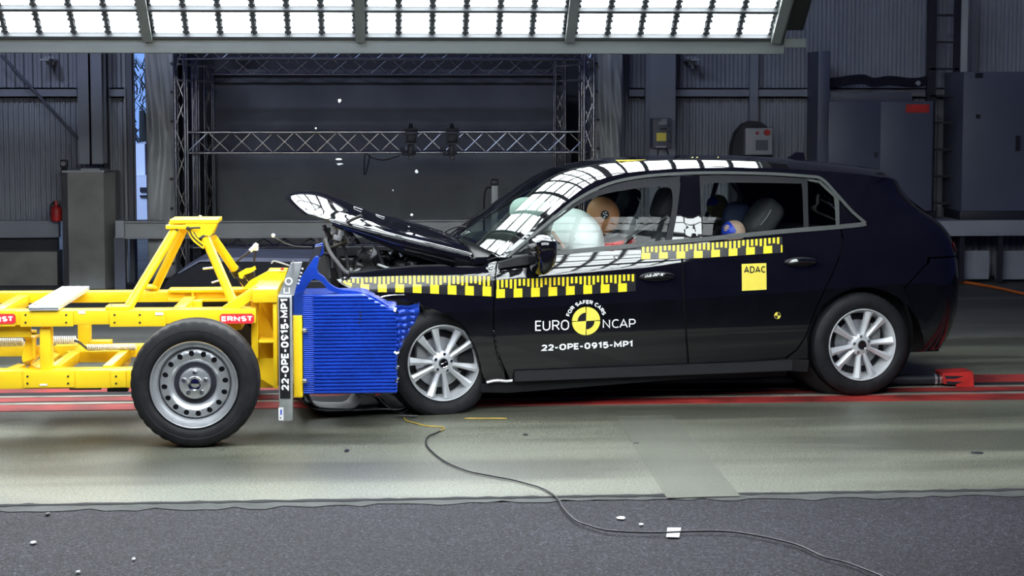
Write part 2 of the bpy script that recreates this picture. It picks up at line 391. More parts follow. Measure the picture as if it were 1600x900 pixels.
def girder(x0, x1):
    b = MB(); z0 = atY(60, 153, YW).z; z1 = atY(60, 137, YW).z
    b.box2((x0, YW - .10, z0), (x1, YW - .085, z1)); b.box2((x0, YW - .1, z1 - .015), (x1, YW, z1)); b.box2((x0, YW - .1, z0), (x1, YW, z0 + .015))
    return struct(b.build('trim_3', 'wallrail'))
girder(-9, atY(120, 145, YW - .1).x); girder(atY(171, 145, YW - .1).x, atY(194, 145, YW - .1).x)
girder(atY(983, 145, YW - .1).x, atY(1007, 145, YW - .1).x); girder(atY(1055, 145, YW - .1).x, atY(1174, 145, YW - .1).x); girder(atY(1184, 145, YW - .1).x, 6.3)
# low plinth wall, rail and dark slot at far left
o = wb('wall_plinth', -200, 395, 90, 440, YW - .3, .3, 'concrete_block', base=True); struct(o)
o = wb('baseboard_left', -200, 346, 92, 371, YW - .22, .1, 'wallrail'); struct(o)
o = wb('trim_4', -200, 373, 90, 394, YW - .12, .1, 'darkdev'); struct(o)
# steel column behind the concrete block, narrow dark column, door jambs
def icol(label, px0, px1, Y, m, top=6.5, dep=.28, zb=0):
    a = atY(px0, 200, Y).x; c = atY(px1, 200, Y).x; b = MB(); b.box2((a, Y, zb), (c, Y + .02, top)); b.box2((a, Y + dep - .02, zb), (c, Y + dep, top)); b.box2(((a + c) / 2 - .01, Y, zb), ((a + c) / 2 + .01, Y + dep, top))
    return tag(b.build('steel_column', m), label, 'column', kind=None)
icol('dark grey steel column rising behind the concrete block left of the door gap', 122, 160, YW - .45, 'wallrail', zb=atY(90, 266, 17.15).z + .05)
o = wb('trim_5', 160, 84, 171, 440, YW - .15, .15, 'darkdev', base=True); o['kind'] = 'structure'
o = wb('door_1', 195, -60, 211, 440, YW - .05, .2, 'beamd', base=True); o['kind'] = 'structure'
b = MB(); xx = atY(196, 200, YW - .06).x; b.cyl((xx, YW - .08, 0), (xx, YW - .08, 4), .012); struct(b.build('trim_6', 'beam'))
# outside seen through the gap
b = MB(); a = atY(190, 0, 40); c = atY(270, 420, 40); b.box2((a.x, 40, -1), (c.x, 40.1, 9)); struct(b.build('sky', 'sky'))
hs = empty('house', (atY(222, 400, 27).x, 27, 0), 0, 'white house seen outdoors through the narrow door gap', 'building')
def hb(name, px0, py0, px1, py1, Y, dep, m, base=False):
    a = atY(px0, py0, Y); c = atY(px1, py1, Y); b = MB(); b.box2((a.x - hs.location.x, Y - 27, 0 if base else c.z), (c.x - hs.location.x, Y + dep - 27, a.z)); return b.build(name, m, hs)
hb('wall', 205, 276, 240, 440, 27, 3, 'outwhite', True); hb('wall', 205, 225, 227, 280, 27.6, 2, 'outwhite'); hb('window', 218.5, 293, 232, 300, 26.97, .04, 'darkdev'); hb('window', 218.5, 305, 232, 308.5, 26.97, .04, 'darkdev')
dl = bpy.data.lights.new('daylight', 'AREA'); dl.energy = 1500; dl.color = (.42, .58, 1.0); dl.shape = 'RECTANGLE'; dl.size = 8; dl.size_y = 6
do = bpy.data.objects.new('daylight', dl); COL.objects.link(do); do.location = (hs.location.x - 4, 21.5, 6); do.rotation_euler = (R(60), 0, R(-25))
tt = empty('bare_tree', (atY(224, 300, 31).x, 31, 0), 0, 'bare winter tree outdoors behind the white house', 'tree')
b = MB(); b.tube([(0, 0, 0), (.02, 0, .9), (0, 0, 1.6)], [.1, .08, .05]); b.build('trunk', 'tree', tt)
b = MB()
for i in range(150):
    x = random.uniform(-.28, .28); z = random.uniform(.7, 2.35); a = random.uniform(-.9, .9); L = random.uniform(.1, .35)
    b.tube([(x, 0, z), (x + math.sin(a) * L * .5, .03, z + L * .5), (x + math.sin(a * 1.2) * L, 0, z + L)], [.014, .009, .003], seg=4)
b.build('branches', 'tree', tt)

# concrete block with chamfered corners and a plate cap
p = atY(90, 270, 17.15); q = atY(178, 450, 17.15)
blk = empty('concrete_block', ((p.x + q.x) / 2, 17.35, 0), 0, 'tall chamfered concrete block standing behind the yellow trolley', 'concrete block')
b = MB(); hw = (q.x - p.x) / 2; ch = .09; top = p.z
prf = [(-hw, 0), (-hw + ch, -.2), (hw - ch * .9, -.2), (hw, 0), (hw, .3), (-hw, .3)]
b.pgrid([[(x, y, 0) for x, y in prf + prf[:1]], [(x, y, top) for x, y in prf + prf[:1]]]); b.face([(x, y, top) for x, y in prf]); b.build('body', 'concrete_block', blk, ang=20)
b = MB(); b.box2((-hw + .03, -.15, top), (hw - .08, .2, top + .02)); b.box2((-hw + .2, -.1, top + .02), (hw - .13, .15, top + .035)); b.build('cap_plate', 'beam', blk)
dv = empty('camera_device', (atY(99, 270, 17.2).x, 17.25, top), 0, 'small dark camera on top of the concrete block', 'camera')
b = MB(); b.box2((-.035, -.03, .045), (.035, .04, .12), bev=.012); b.build('body', 'darkdev', dv); b = MB(); b.cyl((0, -.03, .085), (0, -.06, .085), .022); b.build('lens', 'greypl', dv)
b = MB(); b.cyl((0, 0, 0), (0, 0, .05), .04, .02); b.build('base', 'darkdev', dv)
fe = empty('fire_extinguisher', (atY(87, 345, 17.45).x, 17.5, atY(87, 346, 17.5).z), 0, 'red fire extinguisher half hidden left of the concrete block', 'fire extinguisher')
b = MB(); b.lathe([(0, 0), (.05, .005), (.055, .02), (.055, .11), (.045, .14), (.02, .16), (.018, .2), (0, .2)], (0, 0, 0), (0, 0, 1), 24); b.build('cylinder', 'redbox', fe); b = MB(); b.box2((-.03, -.015, .155), (.04, .015, .2), bev=.005); b.build('valve', 'blackpl', fe)
b = MB(); b.tube(cr([(-.02, 0, .19), (-.05, 0, .15), (-.055, 0, .05)]), .008); b.build('hose', 'blackpl', fe)

# horizontal grey I-beam barrier in front of the door gap and backdrop
YB = 16.95
def ibeam(nm, px0, px1, lab):
    a = atY(px0, 346, YB); c = atY(px1, 370, YB); b = MB()
    b.box2((a.x, YB, c.z), (c.x, YB + .12, c.z + .012)); b.box2((a.x, YB, a.z - .012), (c.x, YB + .12, a.z)); b.box2((a.x, YB + .045, c.z), (c.x, YB + .06, a.z)); return tag(b.build(nm, 'beam'), lab, 'beam')
ibeam('steel_barrier_beam', 194, 790, 'long grey horizontal steel barrier beam crossing behind trolley and car bonnet')
o = wb('beam_bracket', 180, 345, 194, 372, YB - .02, .2, 'cabwhite'); tag(o, 'pale square steel bracket at the left end of the long barrier beam', 'bracket')
b = MB(); b.cyl(atY(2, 86, 17.5), atY(122, 217, 17.5), .016, seg=8); tag(b.build('diagonal_tie_rod', 'beamd'), 'dark diagonal tie rod crossing the ribbed wall at upper left', 'rod')
for px, lb in ((77, 'small white forked lamp reflection, modelled high on the left ribbed wall'), (1080, 'small white forked lamp reflection, modelled high on the right ribbed wall')):  # reflections of lamp legs, built as solid white forks
    b = MB(); q0 = atY(px, 90, 17.6)
    for dx in (-6, 0, 6): b.bar(atY(px + dx, 88, 17.6), atY(px + dx * .6 + 2, 107 - abs(dx), 17.6), .02, .02)
    b.bar(atY(px - 7, 94, 17.6), atY(px + 7, 94, 17.6), .5, .02); tag(b.build('forked_reflection', 'cabwhite'), lb, 'bracket')
# the beam's supports on the floor
for px in (186, 500, 780):
    a = atY(px, 371, YB); b = MB(); b.box2((a.x - .05, YB + .02, 0), (a.x + .05, YB + .12, a.z)); tag(b.build('beam_post', 'beamd'), {186: 'dark steel post under the left end bracket of the barrier beam', 500: 'dark steel post holding up the middle of the barrier beam', 780: 'dark steel post holding the barrier beam behind the windscreen'}[px], 'post', 'posts under the barrier beam')

# tarpaulins
def tarp(px0, px1, Y, lab, zb, amp, seed, holes):
    rnd = random.Random(seed); a = atY(px0, 300, Y).x; c = atY(px1, 300, Y).x; root = empty('tarpaulin', ((a + c) / 2, Y, 0), 0, lab, 'tarpaulin')
    nx, nz = 26, 60; rows = []
    ph = [rnd.uniform(0, 6) for _ in range(6)]
    for j in range(nz + 1):
        z = zb + (3.2 - zb) * j / nz; r = []
        for i in range(nx + 1):
            t = i / nx; x = a + (c - a) * t - (a + c) / 2
            y = amp * (math.sin(t * 7 + z * 1.3 + ph[0]) * .5 + .5 * math.sin(t * 13 - z * 3.1 + ph[1]) * math.sin(z * 2 + ph[2]) + .35 * math.sin(t * 22 + z * 9 + ph[3]) * max(0, math.sin(z * 2.2 + ph[4])))
            r.append((x, y, z))
        rows.append(r)
    b = MB(); b.pgrid(rows); o = b.build('sheet', 'curtain', root, ang=180)
    sm = o.modifiers.new('thick', 'SOLIDIFY'); sm.thickness = .006
    for px, py in holes:
        q = atY(px, py, Y - .05); b = MB(); b.cyl((q.x - root.location.x, -.05, q.z), (q.x - root.location.x, .02, q.z), .012, seg=12); b.build('eyelet', 'darkdev', root)
    return root
tarp(230, 274, 17.15, 'grey tarpaulin hanging between the door gap and the left of the truss', atY(250, 434, 17.15).z, .035, 3, [(268, 99), (268, 144), (268, 190), (267, 280), (268, 326), (270, 412)])
tarp(926, 972, 17.15, 'crumpled grey tarpaulin hanging right of the aluminium truss frame', .02, .05, 5, [(932, 99), (933, 143), (935, 187), (935, 232)])
# recess behind the truss: side walls and cloth backdrop
YR = 18.86
b = MB(); b.box2((atY(240, 300, 17.9).x, 17.9, 0), (atY(240, 300, 17.9).x + .05, 19.9, 4)); struct(b.build('wall_recess_left', 'darkdev'))
b = MB(); b.box2((atY(955, 300, 17.9).x, 17.9, 0), (atY(955, 300, 17.9).x + .05, 19.9, 4)); struct(b.build('wall_recess_right', 'darkdev'))
b = MB(); b.box2((atY(240, 300, 17.9).x, 19.9, 0), (atY(990, 300, 19.9).x, 19.95, 4)); struct(b.build('wall_recess_back', 'darkdev'))
def cloth(name, px0, py0, px1, py1, Y, m, amp, lab, seed):
    rnd = random.Random(seed); a = atY(px0, py0, Y); c = atY(px1, py1, Y); rows = []; nx, nz = 90, 30
    ph = [rnd.uniform(0, 6) for _ in range(6)]
    for j in range(nz + 1):
        t = j / nz; z = a.z + (max(c.z, .01) - a.z) * t; r = []
        for i in range(nx + 1):
            x = a.x + (c.x - a.x) * i / nx
            y = amp * t * (math.sin(x * 6 + ph[0]) + .6 * math.sin(x * 13 + z * 2 + ph[1]) + .5 * math.sin(x * 23 + z * 7 + ph[2]) + .5 * math.sin(x * 3.1 - z * 5))
            r.append((x, Y + y, z))
        rows.append(r)
    b = MB(); b.pgrid(rows); o = b.build(name, m, ang=180); sm = o.modifiers.new('thick', 'SOLIDIFY'); sm.thickness = .004
    return tag(o, lab, 'backdrop cloth')
cloth('backdrop_cloth', 330, 108, 885, 250, YR, 'cloth', .004, 'smooth black backdrop cloth stretched above the middle truss', 1)
cloth('backdrop_cloth', 338, 238, 892, 442, YR - .02, 'cloth2', .018, 'wrinkled charcoal backdrop cloth hanging below the middle truss', 2)

# truss frame (one bolted cube of box-truss sections)
tx = empty('truss_frame', (atY(600, 300, 16.9).x, 17.2, 0), 0, 'large aluminium box truss stage frame standing behind the car', 'truss')
TO = tx.location
def truss(a, c, wy, wz, per, name, axis='x', rt=.012, rd=.005, flip=0):
    a = Vector(a) - TO; c = Vector(c) - TO; d = c - a; L = d.length; d.normalize()
    yv = Vector((0, 1, 0)); zv = Vector((0, 0, 1)) if axis == 'x' else Vector((1, 0, 0))
    b = MB()
    for i in (0, 1):
        for j in (0, 1): b.cyl(a + yv * wy * i + zv * wz * j, c + yv * wy * i + zv * wz * j, rt, seg=10)
    n = max(1, int(L / per)); st = L / n
    for k in range(n):
        for fi in range(2):
            s0, s1 = (0, 1) if (k + fi + flip) % 2 == 0 else (1, 0)
            b.cyl(a + yv * wy * fi + zv * wz * s0 + d * st * k, a + yv * wy * fi + zv * wz * s1 + d * st * (k + 1), rd, seg=6, cap=False)
        b.cyl(a + zv * wz * 0 + yv * wy * (k % 2) + d * st * k, a + yv * wy * ((k + 1) % 2) + d * st * (k + 1), rd, seg=6, cap=False)
        b.cyl(a + zv * wz * 1 + yv * wy * (k % 2) + d * st * k, a + zv * wz + yv * wy * ((k + 1) % 2) + d * st * (k + 1), rd, seg=6, cap=False)
    return b.build(name, 'truss', tx)
def P(px, py, Y): return atY(px, py, Y)
# top (front, back), middle, bottom beams
a = P(277, 92, 17.0); c = P(926, 92, 17.0); truss((a.x, 17.0, a.z), (c.x, 17.0, a.z), .18, .16, .2, 'top_beam')
a = P(332, 116, 18.6); c = P(882, 116, 18.6); truss((a.x, 18.6, a.z), (c.x, 18.6, a.z), .2, .17, .2, 'top_beam')
a = P(292, 239, 17.5); c = P(924, 239, 17.5); truss((a.x, 17.5, a.z), (c.x, 17.5, a.z), .2, .2, .2, 'middle_beam')
a = P(280, 387, 17.3); c = P(900, 387, 17.3); truss((a.x, 17.3, a.z), (c.x, 17.3, a.z), .2, .14, .22, 'bottom_beam', flip=1)
for (px0, px1, Y) in ((277, 292, 17.0), (304, 310, 17.7), (322, 334, 18.6), (868, 883, 18.6), (908, 913, 17.7), (912, 927, 17.0)):
    a = P(px0, 440, Y); c = P(px1, 440, Y); truss((a.x, Y, 0), (a.x, Y, 2.55 if Y < 17.5 else 2.2), .2, c.x - a.x, .25, 'tower', axis='z', rt=.013)
for px in (279, 912):   # sleeve connectors joining front and back
    a = P(px, 100, 17.0); a2 = Vector((P(334 if px < 500 else 870, 100, 18.6).x, 18.6, a.z)); b = MB(); b.cyl(Vector((a.x, 17.0, a.z)) - TO, a2 - TO, .012, seg=8); b.cyl(Vector((a.x, 17.0, a.z - .15)) - TO, a2 - Vector((0, 0, .15)) - TO, .012, seg=8); b.build('side_beam', 'truss', tx)
# stage lights
def stage_light(px, lab):
    Y = 17.35; q = P(px, 230, Y); r = empty('stage_light', (q.x, Y, P(px, 240, Y).z), 0, lab, 'stage light', 'stage lights clamped to the middle truss')
    k = 1 / 161.0
    b = MB(); b.box2((-9 * k, -.08, 14 * k), (11 * k, .05, 35 * k), bev=.012); o = b.build('head', 'beamd', r); b = MB(); b.box2((-7 * k, -.1, 17 * k), (8 * k, -.075, 31 * k), bev=.01); b.build('lens', 'darkdev', r)
    b = MB(); b.box2((-5 * k, -.05, -4 * k), (4 * k, .04, 14 * k), bev=.01); b.box2((4 * k, -.05, -2 * k), (8 * k, .02, 5 * k), bev=.005); b.box2((-18 * k, -.04, 4 * k), (-9 * k, .03, 9 * k), bev=.008); b.box2((-14 * k, -.04, -3 * k), (-5 * k, .03, 2 * k), bev=.008); b.build('yoke', 'darkdev', r)
    b = MB(); b.cyl((0, -.02, 34 * k), (0, -.02, 47 * k), .03, .014); b.box2((-10 * k, -.05, 35 * k), (10 * k, .03, 39 * k), bev=.005); b.build('clamp', 'darkdev', r)
    b = MB(); b.lathe([(0, 0), (.014, 0), (.022, .008), (.026, .02), (.018, .03)], (0, -.05, -6 * k), (0, -1, 0), 20); b.build('knob', 'greypl', r)
stage_light(642, 'dark square stage light, left of the two clamped to the middle truss'); stage_light(706, 'dark square stage light, right of the two clamped to the middle truss')
b = MB(); b.tube([tuple(P(x, y, 17.3)) for x, y in cr([(625, 243), (600, 250), (580, 246), (571, 240), (569, 262), (570, 273), (574, 262), (578, 242)])], .006, 6); tag(b.build('hanging_cable', 'cable'), 'thin dark cable looping below the middle truss left of the stage lights', 'cable')
# camera mast behind windscreen
mm = empty('camera_mast', (P(773, 340, 16.6).x, 16.6, 0), 0, 'slim silver mast with dark head standing behind the windscreen', 'mast')
zt = P(773, 290, 16.6).z; b = MB(); b.box2((-.03, 0, .0), (.03, .06, zt), bev=.008); b.build('post', 'beam', mm); b = MB(); b.box2((-.035, -.01, zt), (.035, .07, zt + .05), bev=.01); b.cyl((0, .03, zt + .03), (0, .03, zt + .06), .03); b.build('head', 'darkdev', mm)
b = MB(); b.tube(cr([(-.03, 0, zt - .02), (-.08, 0, zt - .03), (-.1, 0, zt - .2), (-.09, 0, .3), (-.04, 0, .02)]), .009); b.build('cable', 'cable', mm)

# right-hand wall furniture
icol('grey square steel column behind the car roof holding the dark control box', 1015, 1055, YW - .4, 'wallrail', dep=.3)
def wbox(name, px0, py0, px1, py1, Y, dep, m, root, bev=.004):
    a = atY(px0, py0, Y) - root.location; c = atY(px1, py1, Y) - root.location; b = MB(); b.box2((a.x, a.y, c.z), (c.x, a.y + dep, a.z), bev=bev); return b.build(name, m, root)
q = atY(1034, 232, 17.2); cb = empty('control_box', tuple(q), 0, 'dark control box with yellow sticker mounted on the steel column', 'control box')
wbox('housing', 1020, 185, 1049, 231, 17.2, .19, 'beamd', cb, .01); wbox('yellow_sticker', 1026, 207.5, 1041, 220.5, 17.195, .01, 'tapey2', cb, 0); wbox('white_sticker', 1033, 185.5, 1042, 195, 17.195, .01, 'cabwhite', cb, 0); wbox('white_sticker', 1029, 190, 1034, 195, 17.195, .01, 'cabwhite', cb, 0); wbox('label_strip', 1025, 228, 1041, 231, 17.19, .02, 'cabwhite', cb, 0)
for x, y in ((1045, 196), (1045, 206), (1045, 221)): wbox('button', x - 1.2, y - 1.2, x + 1.2, y + 1.2, 17.19, .015, 'darkdev', cb, 0)
wbox('display', 1031, 200, 1042, 203, 17.19, .01, 'darkdev', cb, 0)
b = MB(); b.tube([Vector(P(x, y, 17.25)) - q for x, y in cr([(1030, 232), (1028, 240), (1030, 260), (1030, 300)])], .008, 6); b.tube([Vector(P(x, y, 17.25)) - q for x, y in cr([(1040, 232), (1044, 240), (1044, 260), (1044, 300)])], .008, 6); b.build('cable', 'cable', cb)
q = atY(1185, 242, 17.5); op = empty('operator_panel', tuple(q), 0, 'light grey operator panel with red button on the dark rounded housing', 'operator panel')
wbox('case', 1165, 200, 1207, 242, 17.45, .1, 'cabwhite', op, .008); wbox('screen', 1181, 219, 1200, 235, 17.445, .01, 'beamd', op, 0)
a = atY(1198, 207, 17.44) - q; b = MB(); b.cyl(a, a + Vector((0, -.03, 0)), .03, seg=24); b.build('red_button', 'redbox', op); a = atY(1183, 208, 17.44) - q; b = MB(); b.cyl(a, a + Vector((0, -.02, 0)), .014, seg=16); b.build('button', 'redbox', op)
q = atY(1180, 300, 17.55); hd = empty('arched_cabinet', (q.x, 17.55, 0), 0, 'dark round-topped cabinet on the back wall behind the operator panel', 'cabinet')
b = MB(); pts = [(1144, 442), (1144, 245), (1146, 225), (1152, 207), (1163, 194), (1175, 189), (1188, 190), (1198, 197), (1207, 210), (1207, 442)]
A = [atY(x, y, 17.55) for x, y in pts]; b.prism([(v.x - q.x, max(v.z, 0)) for v in A], 'y', 0, .2, lambda x, y, t: Vector((x, t, y))); b.build('body', 'darkdev', hd)
o = wb('vertical_conduit', 1174, -80, 1184, 190, YW - .14, .06, 'wallrail'); tag(o, 'vertical grey conduit running up the wall above the arched cabinet', 'conduit')
# two big electrical cabinets, shelf, ladder
ec = empty('switch_cabinet', (atY(1375, 440, 17.2).x, 17.2, 0), 0, 'wide grey two-door switch cabinet with red warning plate behind the car tail', 'cabinet')
wbox('side_panel', 1279, 80, 1294, 330, 17.25, .45, 'cabinet', ec); wbox('door', 1295, 159, 1374.5, 329, 17.2, .03, 'cabinet', ec); wbox('door', 1376.5, 159, 1455, 329, 17.2, .03, 'cabinet', ec); wbox('body', 1294, 158, 1456, 330, 17.235, .42, 'cabinet', ec); wbox('red_plate', 1416, 163, 1452, 176, 17.19, .01, 'redbox', ec, 0)
wbox('latch', 1367, 238, 1371, 246, 17.18, .02, 'darkdev', ec, 0); wbox('plinth', 1290, 330, 1460, 420, 17.3, .3, 'darkdev', ec)
wbox('top_rail', 1294, 144, 1425, 158, 17.35, .2, 'beamd', ec)
for px in (1283, 1435):
    q = atY(px, 130, 17.3); b = MB(); b.blob(q, (.025, .025, .025), nu=12, nv=8); b.cyl(q + Vector((0, .02, 0)), q + Vector((0, .3, 0)), .01, seg=8); tag(b.build('white_knob_lamp', 'cabwhite'), {1283: 'small round white lamp at the upper left of the switch cabinet', 1435: 'small round white lamp at the upper right of the switch cabinet'}[px], 'lamp', 'small round lamps above the switch cabinet')
b = MB()
for k in range(5):
    yy = 124 + k * 3; b.tube([tuple(atY(x, y + yy - 120, 17.4)) for x, y in cr([(1284, 120), (1310, 118), (1330, 115), (1350, 114), (1365, 119), (1390, 116), (1420, 119), (1440, 118), (1455, 112)], 4)], .012, 6)
tag(b.build('cable_bundle', 'darkdev'), 'dark bundle of cables draped above the switch cabinet', 'cable bundle')
ld = empty('ladder', (atY(1480, 440, 17.3).x, 17.3, 0), 0, 'dark vertical wall ladder right of the switch cabinet', 'ladder')
for px0, px1 in ((1452, 1457), (1494, 1503)): wbox('stile', px0, -40, px1, 430, 17.3, .05, 'darkdev', ld, 0)
for k in range(11):
    py = -20 + 42 * k; wbox('rung', 1454, py, 1497, py + 3.5, 17.3, .04, 'darkdev', ld, 0)
bc = empty('tall_cabinet', (atY(1560, 440, 17.0).x, 17.0, 0), 0, 'tall plain dark grey cabinet at the far right of the wall', 'cabinet')
wbox('body', 1506, 112, 1680, 329, 17.0, .6, 'cabinet', bc); wbox('grille', 1524, 114, 1536, 122, 16.99, .02, 'darkdev', bc, 0); wbox('handle', 1588, 212, 1594, 236, 16.98, .03, 'darkdev', bc, 0); wbox('lock', 1526, 179, 1532, 185, 16.98, .03, 'darkdev', bc, 0)
wbox('door_edge', 1504, -30, 1507, 329, 17.1, .03, 'beam', bc, 0)
wk = empty('workbench', (atY(1520, 440, 16.9).x, 16.9, 0), 0, 'dark bench with a hanging skirt below the tall cabinet, far right', 'bench')
wbox('worktop', 1440, 345, 1680, 368, 16.9, .6, 'wallrail', wk); wbox('shelf', 1500, 330, 1680, 344, 17.0, .5, 'darkdev', wk)
for px in (1470, 1500, 1560, 1620): wbox('leg', px, 368, px + 6, 440, 16.95, .05, 'darkdev', wk, 0)
wbox('panel', 1500, 392, 1545, 436, 17.1, .05, 'wallrail', wk, 0); wbox('panel', 1558, 392, 1640, 436, 17.1, .05, 'wallrail', wk, 0)

# hose across the floor at right
b = MB(); b.tube([tuple(atZ(x, y, .02)) for x, y in cr([(1460, 432), (1490, 438), (1520, 443), (1560, 450), (1600, 459), (1660, 470)])], .014, 8); tag(b.build('orange_hose', 'orange'), 'orange hose lying on the floor at the far right behind the car', 'hose')
# bright strip of daylight-grey mat on floor under truss left
b = MB(); pts = [(300, 418), (318, 404), (420, 401), (480, 401), (480, 408), (322, 411), (302, 425)]
b.face([atZ(x, y, .004) for x, y in pts]) if False else None
b.bm.free()

# ------------------------------------------------------------------ lamp rig: banks of floodlights
SL = R(40); BX = 1.56; X0 = 2.93; NC = 6; CWD = .246; PH = .29
YBOT = 13.45; ZBOT = 2.27
def bank_meshes(npair, seen):
    """local: x along bank, t up the slope (local y), lamps face local -z"""
    L = npair * PH + .04
    b = MB(); x0 = .035
    fr = .035
    b.box2((0, 0, 0), (BX, L, .05))                      # back tray
    b.box2((.0, 0, -.05), (fr, L, 0)); b.box2((BX - fr, 0, -.05), (BX, L, 0))
    for k in range(npair + 1): b.box2((fr, k * PH, -.045), (BX - fr, k * PH + .028, 0))
    for c in range(1, NC): b.box2((fr + c * (BX - 2 * fr) / NC - .012, 0, -.022), (fr + c * (BX - 2 * fr) / NC + .012, L, 0))
    fm = b
    lamps = []
    cw = (BX - 2 * fr) / NC
    for k in range(npair):
        for h in range(2):
            for c in range(NC):
                xa = fr + c * cw + .022; xb = fr + (c + 1) * cw - .022; ya = k * PH + .028 + .008 + h * .131; yb = ya + .112
                lamps.append((xa, xb, ya, yb))
    return fm, lamps
def lampgeo(b, xa, xb, ya, yb):
    # ribbed lens sitting in a short reflector box
    n = 4; z = -.012
    pr = [(xa, ya, z + .006), (xb, ya, z + .006), (xb, yb, z + .006), (xa, yb, z + .006)]
    ins = .006
    q = [(xa + ins, ya + ins, z - .004), (xb - ins, ya + ins, z - .004), (xb - ins, yb - ins, z - .004), (xa + ins, yb - ins, z - .004)]
    for i in range(4): b.face([pr[i], pr[(i + 1) % 4], q[(i + 1) % 4], q[i]])
    b.face(q)
def clips(b, xa, xb, ya, yb):
    for dx in (xa - .006, xb + .006):
        for f in (.25, .7): b.cyl((dx, ya + (yb - ya) * f, -.03), (dx, ya + (yb - ya) * f, 0), .012, seg=8)
def flipz(b):
    for v in b.bm.verts: v.co.z = -v.co.z
def make_bank(npair, parts):
    r = empty('floodlight_bank', (0, 0, 0)); fm, lamps = bank_meshes(npair, parts)
    for l in lamps: clips(fm, *l)
    flipz(fm); fm.build('housing', 'rigdark', r)
    if parts:
        for l in lamps[:24]: b = MB(); lampgeo(b, *l); flipz(b); b.build('lamp', 'lamp', r, fixn=False)
        rest = lamps[24:]
    else: rest = lamps
    if rest:
        b = MB()
        for l in rest: lampgeo(b, *l)
        flipz(b); o = b.build('lamp_array', 'lamp', r, fixn=False); o['kind'] = 'stuff'
    return r
def place_bank(o, xleft, Y, Z, tilt):   # tilt: rotation about X
    o.rotation_euler = (tilt, 0, 0); o.location = (xleft, Y, Z)
G1 = 'floodlight banks of the lamp rig'
b1 = make_bank(4, True); b2 = make_bank(4, False)
labs = ['rightmost white floodlight bank at the top edge, above the car roof', 'second floodlight bank from the right, above the windscreen and bonnet', 'third floodlight bank from the right, above the left half of the truss', 'leftmost floodlight bank in view, above the concrete block and trolley', 'floodlight bank of the far slope just beyond the left picture edge']
col = ['rightmost column', 'second column from the right', 'middle column', 'fourth column from the right', 'leftmost column']
LB = 4 * PH + .045
lows = [b1] + [copy_thing(b1) for _ in range(3)]
path = []; Y, Z = YBOT, ZBOT
secs = [(math.pi - SL, 3, 'far slope', YBOT, ZBOT), (math.pi + SL, 2, 'near slope', 8.15, 3.82)]
for ang, n, nm, Y, Z in secs:
    for k in range(n):
        path.append((ang, Y, Z, nm, k)); Y += math.cos(ang) * (LB + .012); Z += math.sin(ang) * (LB + .012)
first = True
for c in range(5):
    for idx, (ang, Y, Z, nm, k) in enumerate(path):
        sx = .78 if nm == 'near slope' else 0
        if idx == 0 and c < 4: o = lows[c]
        elif first: o = b2; first = False
        else: o = copy_thing(b2)
        o.rotation_euler = (ang, 0, 0); o.location = (X0 - BX * (c + 1) + sx, Y, Z)
        tag(o, labs[c] if idx == 0 else 'floodlight bank, %s, %s row of the %s' % (col[c], ['first', 'second', 'third'][k], nm), 'floodlight', G1)
# rig frame: bottom beam, dividing bars, end cheek
rg = empty('lamp_rig_frame', (0, YBOT, ZBOT), 0, 'grey steel frame of the overhead lamp rig with its bottom beam and end cheek', 'lamp rig frame')
xR = X0 + .05; xL = X0 - BX * 5 - .05
b = MB(); b.box2((xL, .012, -.135), (xR + .03, .12, -.018), bev=.006); b.build('bottom_beam', 'rig', rg)
yv = Vector((0, -math.cos(SL), math.sin(SL))); nv = Vector((0, -math.sin(SL), -math.cos(SL)))
for c in range(6):
    x = X0 - BX * c; b = MB(); b.bar(Vector((x, 0, 0)) + nv * .03, Vector((x, 0, 0)) + nv * .03 + yv * LB * 3, .07, .09, up=nv); b.build('divider_bar', 'rig', rg)
b = MB(); e0 = Vector((X0 + .035, 0, 0)); hw = .24
b.face([e0 - nv * .06, e0 + Vector((hw * .8, 0, 0)) - nv * .06, e0 + Vector((hw, 0, 0)) - nv * .06 + yv * LB * 3, e0 - nv * .06 + yv * LB * 3])
b.face([e0 + nv * .08, e0 + Vector((.02, 0, 0)) + nv * .08, e0 + Vector((.02, 0, 0)) + nv * .08 + yv * LB * 3, e0 + nv * .08 + yv * LB * 3])
o = b.build('end_cheek', 'rig', rg); sm = o.modifiers.new('t', 'SOLIDIFY'); sm.thickness = .012
b = MB(); b.box2((xR + .03, .03, -.085), (xR + .03 + .17, .12, -.015), bev=.004); b.build('end_bracket', 'rig', rg)
# ------------------------------------------------------------------ the car: body surface in car coordinates
CA = R(10.2); CO = Vector((.157, 10.986, 0))
CUX = Vector((math.cos(CA), math.sin(CA), 0)); CVX = Vector((-math.sin(CA), math.cos(CA), 0))
ROLL = R(2.4)      # the body leans: far side down
CY2 = CVX * math.cos(ROLL) - ZZ * math.sin(ROLL); CZ2 = ZZ * math.cos(ROLL) + CVX * math.sin(ROLL)
CROT = Matrix((CUX, CY2, CZ2)).transposed().to_euler()
def c2w(p): return CO + CUX * p[0] + CY2 * p[1] + CZ2 * p[2]
def w2l(q): d = q - CO; return Vector((d.dot(CUX), d.dot(CY2), d.dot(CZ2)))
def level(u, v, z): return w2l(CO + CUX * u + CVX * v + ZZ * z)
def carpx(px, py, v):      # point of the view ray on the lengthwise plane v
    r = ray(px, py); t = ((CO - CAM).dot(CY2) + v) / r.dot(CY2); p = CAM + r * t - CO
    return Vector((p.dot(CUX), v, p.dot(CZ2)))
car = empty('crashed_car', tuple(CO), 0, 'black hatchback car with crumpled front, raised bonnet, tape rulers and crash test logo', 'car')
car.rotation_euler = CROT
WB = 2.583
